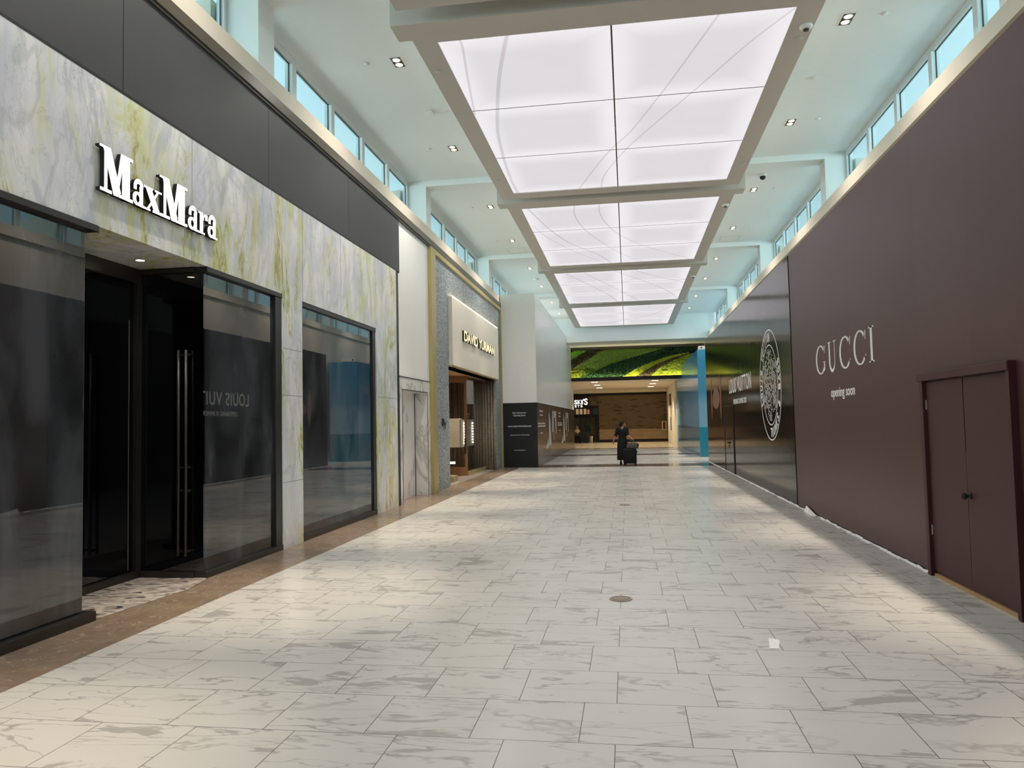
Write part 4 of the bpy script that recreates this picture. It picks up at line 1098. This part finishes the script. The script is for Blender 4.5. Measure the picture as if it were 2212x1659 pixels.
m = MB().tube([(0, 0, 0.55), (0, -0.02, 0.75), (0, 0, 1.0)], [0.17, 0.16, 0.165], 14); m.build('shirt', simple('cream_shirt', (190, 170, 146), 0.8), t, smooth=True)
MB().ball((0, 0.02, 1.24), 0.098, 10).build('hair', M['hair'], t, smooth=True)
limbs([([(s_*0.09, 0.02, 0.50), (s_*0.11, -0.40, 0.50), (s_*0.11, -0.40, 0.10)], [0.10, 0.08, 0.06]) for s_ in (-1, 1)], 'trousers', M['dress'], t, 0.02)
def cafe_table(x, y, lb):
    t = thing('cafe_table', lb, 'table', (x, y, 0), group='dark tables by the far entrance')
    box('tabletop', M['matblack'], -0.36, 0.36, -0.3, 0.3, 0.72, 0.75, t)
    MB().lathe([(0.2, 0), (0.03, 0.03), (0.03, 0.72), (0.1, 0.72)], (0, 0, 0), 12).build('pedestal', M['matblack'], t)
cafe_table(-3.9, 58.15, 'dark table in front of the seated diner'); cafe_table(-3.15, 58.5, 'dark table between the diner and the potted tree')
ch0 = thing('cafe_chair', 'x', 'chair')
box('seat', M['matblack'], -0.2, 0.2, -0.2, 0.2, 0.42, 0.46, ch0)
m = MB(); m.box(-0.2, 0.2, 0.17, 0.2, 0.62, 0.68); m.box(-0.2, 0.2, 0.17, 0.2, 0.78, 0.84); m.box(-0.2, -0.17, 0.17, 0.2, 0.46, 0.84); m.box(0.17, 0.2, 0.17, 0.2, 0.46, 0.84); m.build('backrest', M['matblack'], ch0)
for a, b in ((-1, -1), (1, -1), (1, 1), (-1, 1)): box('leg', M['matblack'], a*0.18-0.015, a*0.18+0.015, b*0.18-0.015, b*0.18+0.015, 0, 0.42, ch0)
for i, (x, y, rz, lb) in enumerate(((-3.9, 58.72, 0, 'black chair the seated diner sits on'), (-4.05, 57.5, 180, 'black chair facing the seated diner across the table'), (-3.5, 57.75, 170, 'black chair left of the table by the potted tree'), (-2.98, 57.80, 185, 'black chair nearest the potted tree'))):
    o = ch0 if i == 0 else copy_tree(ch0); o.location = (x, y, 0); o.rotation_euler = (0, 0, R(rz)); prop(o, lb, 'chair', 'black chairs by the far entrance')
# downlights of the passage
i = 0
for y in (47.7, 51.7, 56.1):
    for x, sn in ((-2.0, 'left'), (1.75, 'right')):
        t = thing('passage_downlight', '%s lit downlight in the low passage ceiling on the %s' % (('nearest', 'middle', 'farthest')[i//2], sn), 'downlight', (x, y, 4.12), group='downlights of the low passage'); i += 1
        m = MB(); m.lathe([(0.001, -0.01), (0.09, -0.01), (0.09, 0)], (-0.11, 0, 0), 14); m.lathe([(0.001, -0.01), (0.09, -0.01), (0.09, 0)], (0.11, 0, 0), 14)
        m.build('lamp', M['lamp_hot'], t)
        lamp('passage_beam', 'SPOT', (0, 0, -0.03), 470, (1.0, 0.85, 0.64), t, spot_size=R(110), spot_blend=0.8, shadow_soft_size=0.08)

# ------------------------------------------------------------------ floor box covers, paper
for y, lb in ((7.14, 'brass round floor cover nearest the viewer'), (15.02, 'middle brass round floor cover on the centre line'), (22.92, 'farthest brass round floor cover, in front of the person')):
    t = thing('floor_cover', lb, 'floor cover', (-0.11, y, 0), group='brass floor covers on the centre line')
    MB().lathe([(0.105, 0), (0.105, 0.006), (0.095, 0.009), (0.001, 0.009)], (0, 0, 0), 28).build('plate', M['copper'], t)
    MB().lathe([(0.082, 0.0085), (0.082, 0.0105), (0.078, 0.0105), (0.078, 0.0085)], (0, 0, 0), 28).build('groove', M['bronze_dark'], t)
m = MB(); m.v = [(0.955, 5.68, 0.004), (1.022, 5.69, 0.003), (1.065, 5.90, 0.006), (1.01, 5.915, 0.012), (0.985, 5.895, 0.02)]; m.v += [(x, y, z-0.0015) for x, y, z in m.v]
m.f = [(0, 1, 2, 3, 4), (9, 8, 7, 6, 5)]+[(i, 5+i, 5+(i+1) % 5, (i+1) % 5) for i in range(5)]
o = m.build('paper_scrap', M['paper']); prop(o, 'small square of white paper lying on the marble floor', 'paper')

# ------------------------------------------------------------------ walking person with suitcase and tote
t = thing('person', 'person in a long black dress walking away, pulling a suitcase', 'person', (-0.22, 28.95, 0), R(-4))
ch = []
ch.append(([(0, 0, 0.90), (0, 0.0, 1.05), (0, 0.0, 1.20), (0, 0, 1.33)], [0.125, 0.11, 0.125, 0.12]))
ch.append(([(-0.14, 0, 1.34), (0, 0, 1.37), (0.14, 0, 1.34)], [0.058, 0.075, 0.058]))
ch.append(([(0, 0, 1.36), (0.01, 0.01, 1.46)], [0.052, 0.05]))
ch.append(([(0.01, 0.01, 1.49), (0.015, 0.012, 1.555)], [0.080, 0.088]))
ch.append(([(0.07, 0.03, 1.50), (0.095, 0.04, 1.46)], [0.045, 0.035]))       # jaw and chin turned right
ch.append(([(0.105, 0.05, 1.525), (0.122, 0.06, 1.505)], [0.014, 0.012]))      # nose
ch.append(([(0.10, 0.045, 1.478), (0.108, 0.048, 1.476)], [0.014, 0.012]))      # lips
ch.append(([(0.045, -0.075, 1.53), (0.045, -0.08, 1.50)], [0.016, 0.012]))     # ear
ch.append(([(-0.16, 0, 1.33), (-0.24, -0.03, 1.10), (-0.33, -0.08, 0.90)], [0.05, 0.040, 0.026]))
ch.append(([(0.16, 0, 1.33), (0.20, -0.06, 1.10), (0.38, -0.28, 0.955)], [0.05, 0.040, 0.026]))
for s_, top in ((-1, 0.9), (1, 0.9)):
    k_ = 0.16 if s_ > 0 else -0.10
    ch.append(([(s_*0.08, 0, top), (s_*0.085, k_*0.4, 0.50), (s_*0.085, -k_*0.3+0.02, 0.09)], [0.09, 0.058, 0.036]))
def hand(w_, dirv, side, curl):
    out = []; d = Vector(dirv).normalized(); w_ = Vector(w_); sd = Vector(side).normalized(); nn = d.cross(sd).normalized()
    pe = w_+d*0.075
    for f in (-1.5, -0.5, 0.5, 1.5): out.append(([tuple(w_), tuple(pe+sd*0.018*f)], [0.020, 0.013]))
    for f, ln in ((-1.5, 0.062), (-0.5, 0.078), (0.5, 0.072), (1.5, 0.055)):
        b = pe+sd*0.019*f; p1 = b+d*ln*0.45+nn*curl*0.3*ln; p2 = p1+d*ln*0.35*(1-curl)+nn*curl*ln*0.6
        out.append(([tuple(b), tuple(p1), tuple(p2)], [0.0095, 0.009, 0.0078]))
    tb = w_+d*0.022+sd*0.02; out.append(([tuple(tb), tuple(tb+sd*0.03+d*0.02+nn*0.01), tuple(tb+sd*0.035+d*0.05+nn*0.02)], [0.014, 0.011, 0.009]))
    return out
ch += hand((-0.33, -0.08, 0.90), (-0.15, -0.12, -1), (0.3, 0.9, 0.0), 0.25)
ch += hand((0.38, -0.28, 0.955), (0.62, -0.55, -0.35), (0, 0.35, 0.9), 0.6)
limbs(ch, 'body', M['skin'], t, 0.0075)
def ring(cx, cy, z, rx, ry, n=28, fold=0.0, ph=0):
    return [(cx+(rx+fold*math.cos(7*a+ph))*math.cos(a), cy+(ry+fold*math.cos(7*a+ph))*math.sin(a), z) for a in [2*math.pi*i/n for i in range(n)]]
m = MB()
m.loft([ring(0.02, 0.02, 0.17, 0.24, 0.20, 56, 0.022), ring(0.015, 0.02, 0.40, 0.225, 0.18, 56, 0.018, .2), ring(0.0, 0.01, 0.65, 0.205, 0.165, 56, 0.012, .3), ring(0, 0, 0.85, 0.19, 0.15, 56, 0.004), ring(0, 0, 0.96, 0.165, 0.13, 56), ring(0, 0, 1.05, 0.14, 0.115, 56), ring(0, 0, 1.18, 0.165, 0.13, 56), ring(0, 0, 1.30, 0.19, 0.13, 56), ring(0, 0, 1.375, 0.15, 0.10, 56), ring(0.0, 0.0, 1.42, 0.065, 0.062, 56)])
for a, b, c in (((-0.17, 0, 1.34), (-0.215, -0.02, 1.20), (-0.255, -0.035, 1.06)), ((0.17, 0, 1.34), (0.192, -0.04, 1.20), (0.215, -0.075, 1.09))):
    m.tube([a, b, c], [0.070, 0.064, 0.060], 14)
m.tube([(-0.165, 0, 1.345), (0, 0, 1.375), (0.165, 0, 1.345)], [0.076, 0.078, 0.076], 14)
for a in (-0.165, 0.165): m.ball((a, 0, 1.335), 0.078, 12)
m.build('dress', M['dress'], t, remesh=0.012)
for s_, k_ in ((-1, -0.10), (1, 0.16)):
    y_ = -k_*0.3+0.02
    m = MB().loft([[(s_*0.085+a*w2, y_+b, z) for a, b, z in ((-1, yb, 0.0), (1, yb, 0.0), (1, yb, zt), (-1, yb, zt))] for yb, w2, zt in ((-0.07, 0.030, 0.08), (-0.02, 0.036, 0.12), (0.08, 0.042, 0.06), (0.17, 0.030, 0.035))])
    m.build('shoe', M['matblack'], t, bevel=0.01, smooth=True)
m = MB().ball((-0.012, 0.0, 1.555), 0.105, 16, (0.98, 1.0, 0.95)); m.ball((-0.055, -0.02, 1.50), 0.068, 12); m.ball((-0.03, -0.055, 1.46), 0.05, 10); m.ball((0.03, 0.0, 1.61), 0.06, 12)
m.build('hair', M['hair'], t, remesh=0.01)
# suitcase
t = thing('suitcase', 'black upright wheeled suitcase pulled by the walking person', 'suitcase', (0.045, 28.45, 0), R(-6))
m = MB(); m.box(-0.24, 0.24, -0.13, 0.13, 0.06, 0.60); m.build('shell', M['dress'], t, bevel=0.035)
m = MB()
for x in (-0.16, -0.08, 0.0, 0.08, 0.16): m.box(x-0.006, x+0.006, -0.137, -0.13, 0.12, 0.54)
m.build('rib', M['matblack'], t)
m = MB(); m.box(-0.215, 0.215, -0.10, -0.02, 0.575, 0.612); m.build('front_pocket', M['matblack'], t, bevel=0.01)
for a in (-0.20, 0.20):
    for b in (-0.10, 0.10):
        MB().lathe([(0.001, -0.016), (0.03, -0.016), (0.032, 0), (0.03, 0.016), (0.001, 0.016)], (a, b, 0.032), 14, axis='y').build('wheel', M['matblack'], t)
m = MB(); m.tube([(-0.09, 0.12, 0.55), (-0.09, 0.12, 0.94)], 0.008, 8); m.tube([(0.09, 0.12, 0.55), (0.09, 0.12, 0.94)], 0.008, 8); m.tube([(-0.10, 0.12, 0.94), (0.10, 0.12, 0.94)], 0.014, 8)
m.build('telescopic_handle', M['blackmetal'], t)
box('side_grip', M['matblack'], 0.24, 0.265, -0.02, 0.06, 0.44, 0.54, t, bevel=0.01)
# tote
t = thing('tote_bag', 'dark brown leather tote bag riding on top of the black suitcase', 'bag', (0.13, 28.42, 0.615), R(-6))
m = MB(); m.loft([[(-0.19, -0.09, 0), (0.19, -0.09, 0), (0.19, 0.09, 0), (-0.19, 0.09, 0)], [(-0.20, -0.07, 0.10), (0.20, -0.07, 0.10), (0.20, 0.07, 0.10), (-0.20, 0.07, 0.10)], [(-0.16, -0.035, 0.21), (0.215, -0.035, 0.20), (0.215, 0.035, 0.20), (-0.16, 0.035, 0.21)]])
m.build('body', simple('dark_brown_leather', (72, 56, 50), 0.45), t, bevel=0.012)
box('base', M['matblack'], -0.195, 0.195, -0.095, 0.095, -0.004, 0.035, t, bevel=0.008)
m = MB(); m.loft([[(0.17, -0.07, 0.02), (0.235, -0.06, 0.04), (0.235, 0.06, 0.04), (0.17, 0.07, 0.02)], [(0.19, -0.045, 0.20), (0.255, -0.04, 0.17), (0.255, 0.04, 0.17), (0.19, 0.045, 0.20)]]); m.build('gusset', M['matblack'], t, bevel=0.006)
for yy in (-0.04, 0.04):
    MB().tube(smooth_pts([(-0.03, yy, 0.17), (-0.02, yy*0.7, 0.27), (0.03, yy*0.4, 0.335), (0.085, yy*0.7, 0.28), (0.10, yy, 0.17)], 5), 0.012, 8).build('handle', M['wood'] if yy < -1 else M['bronze_dark'], t, smooth=True)
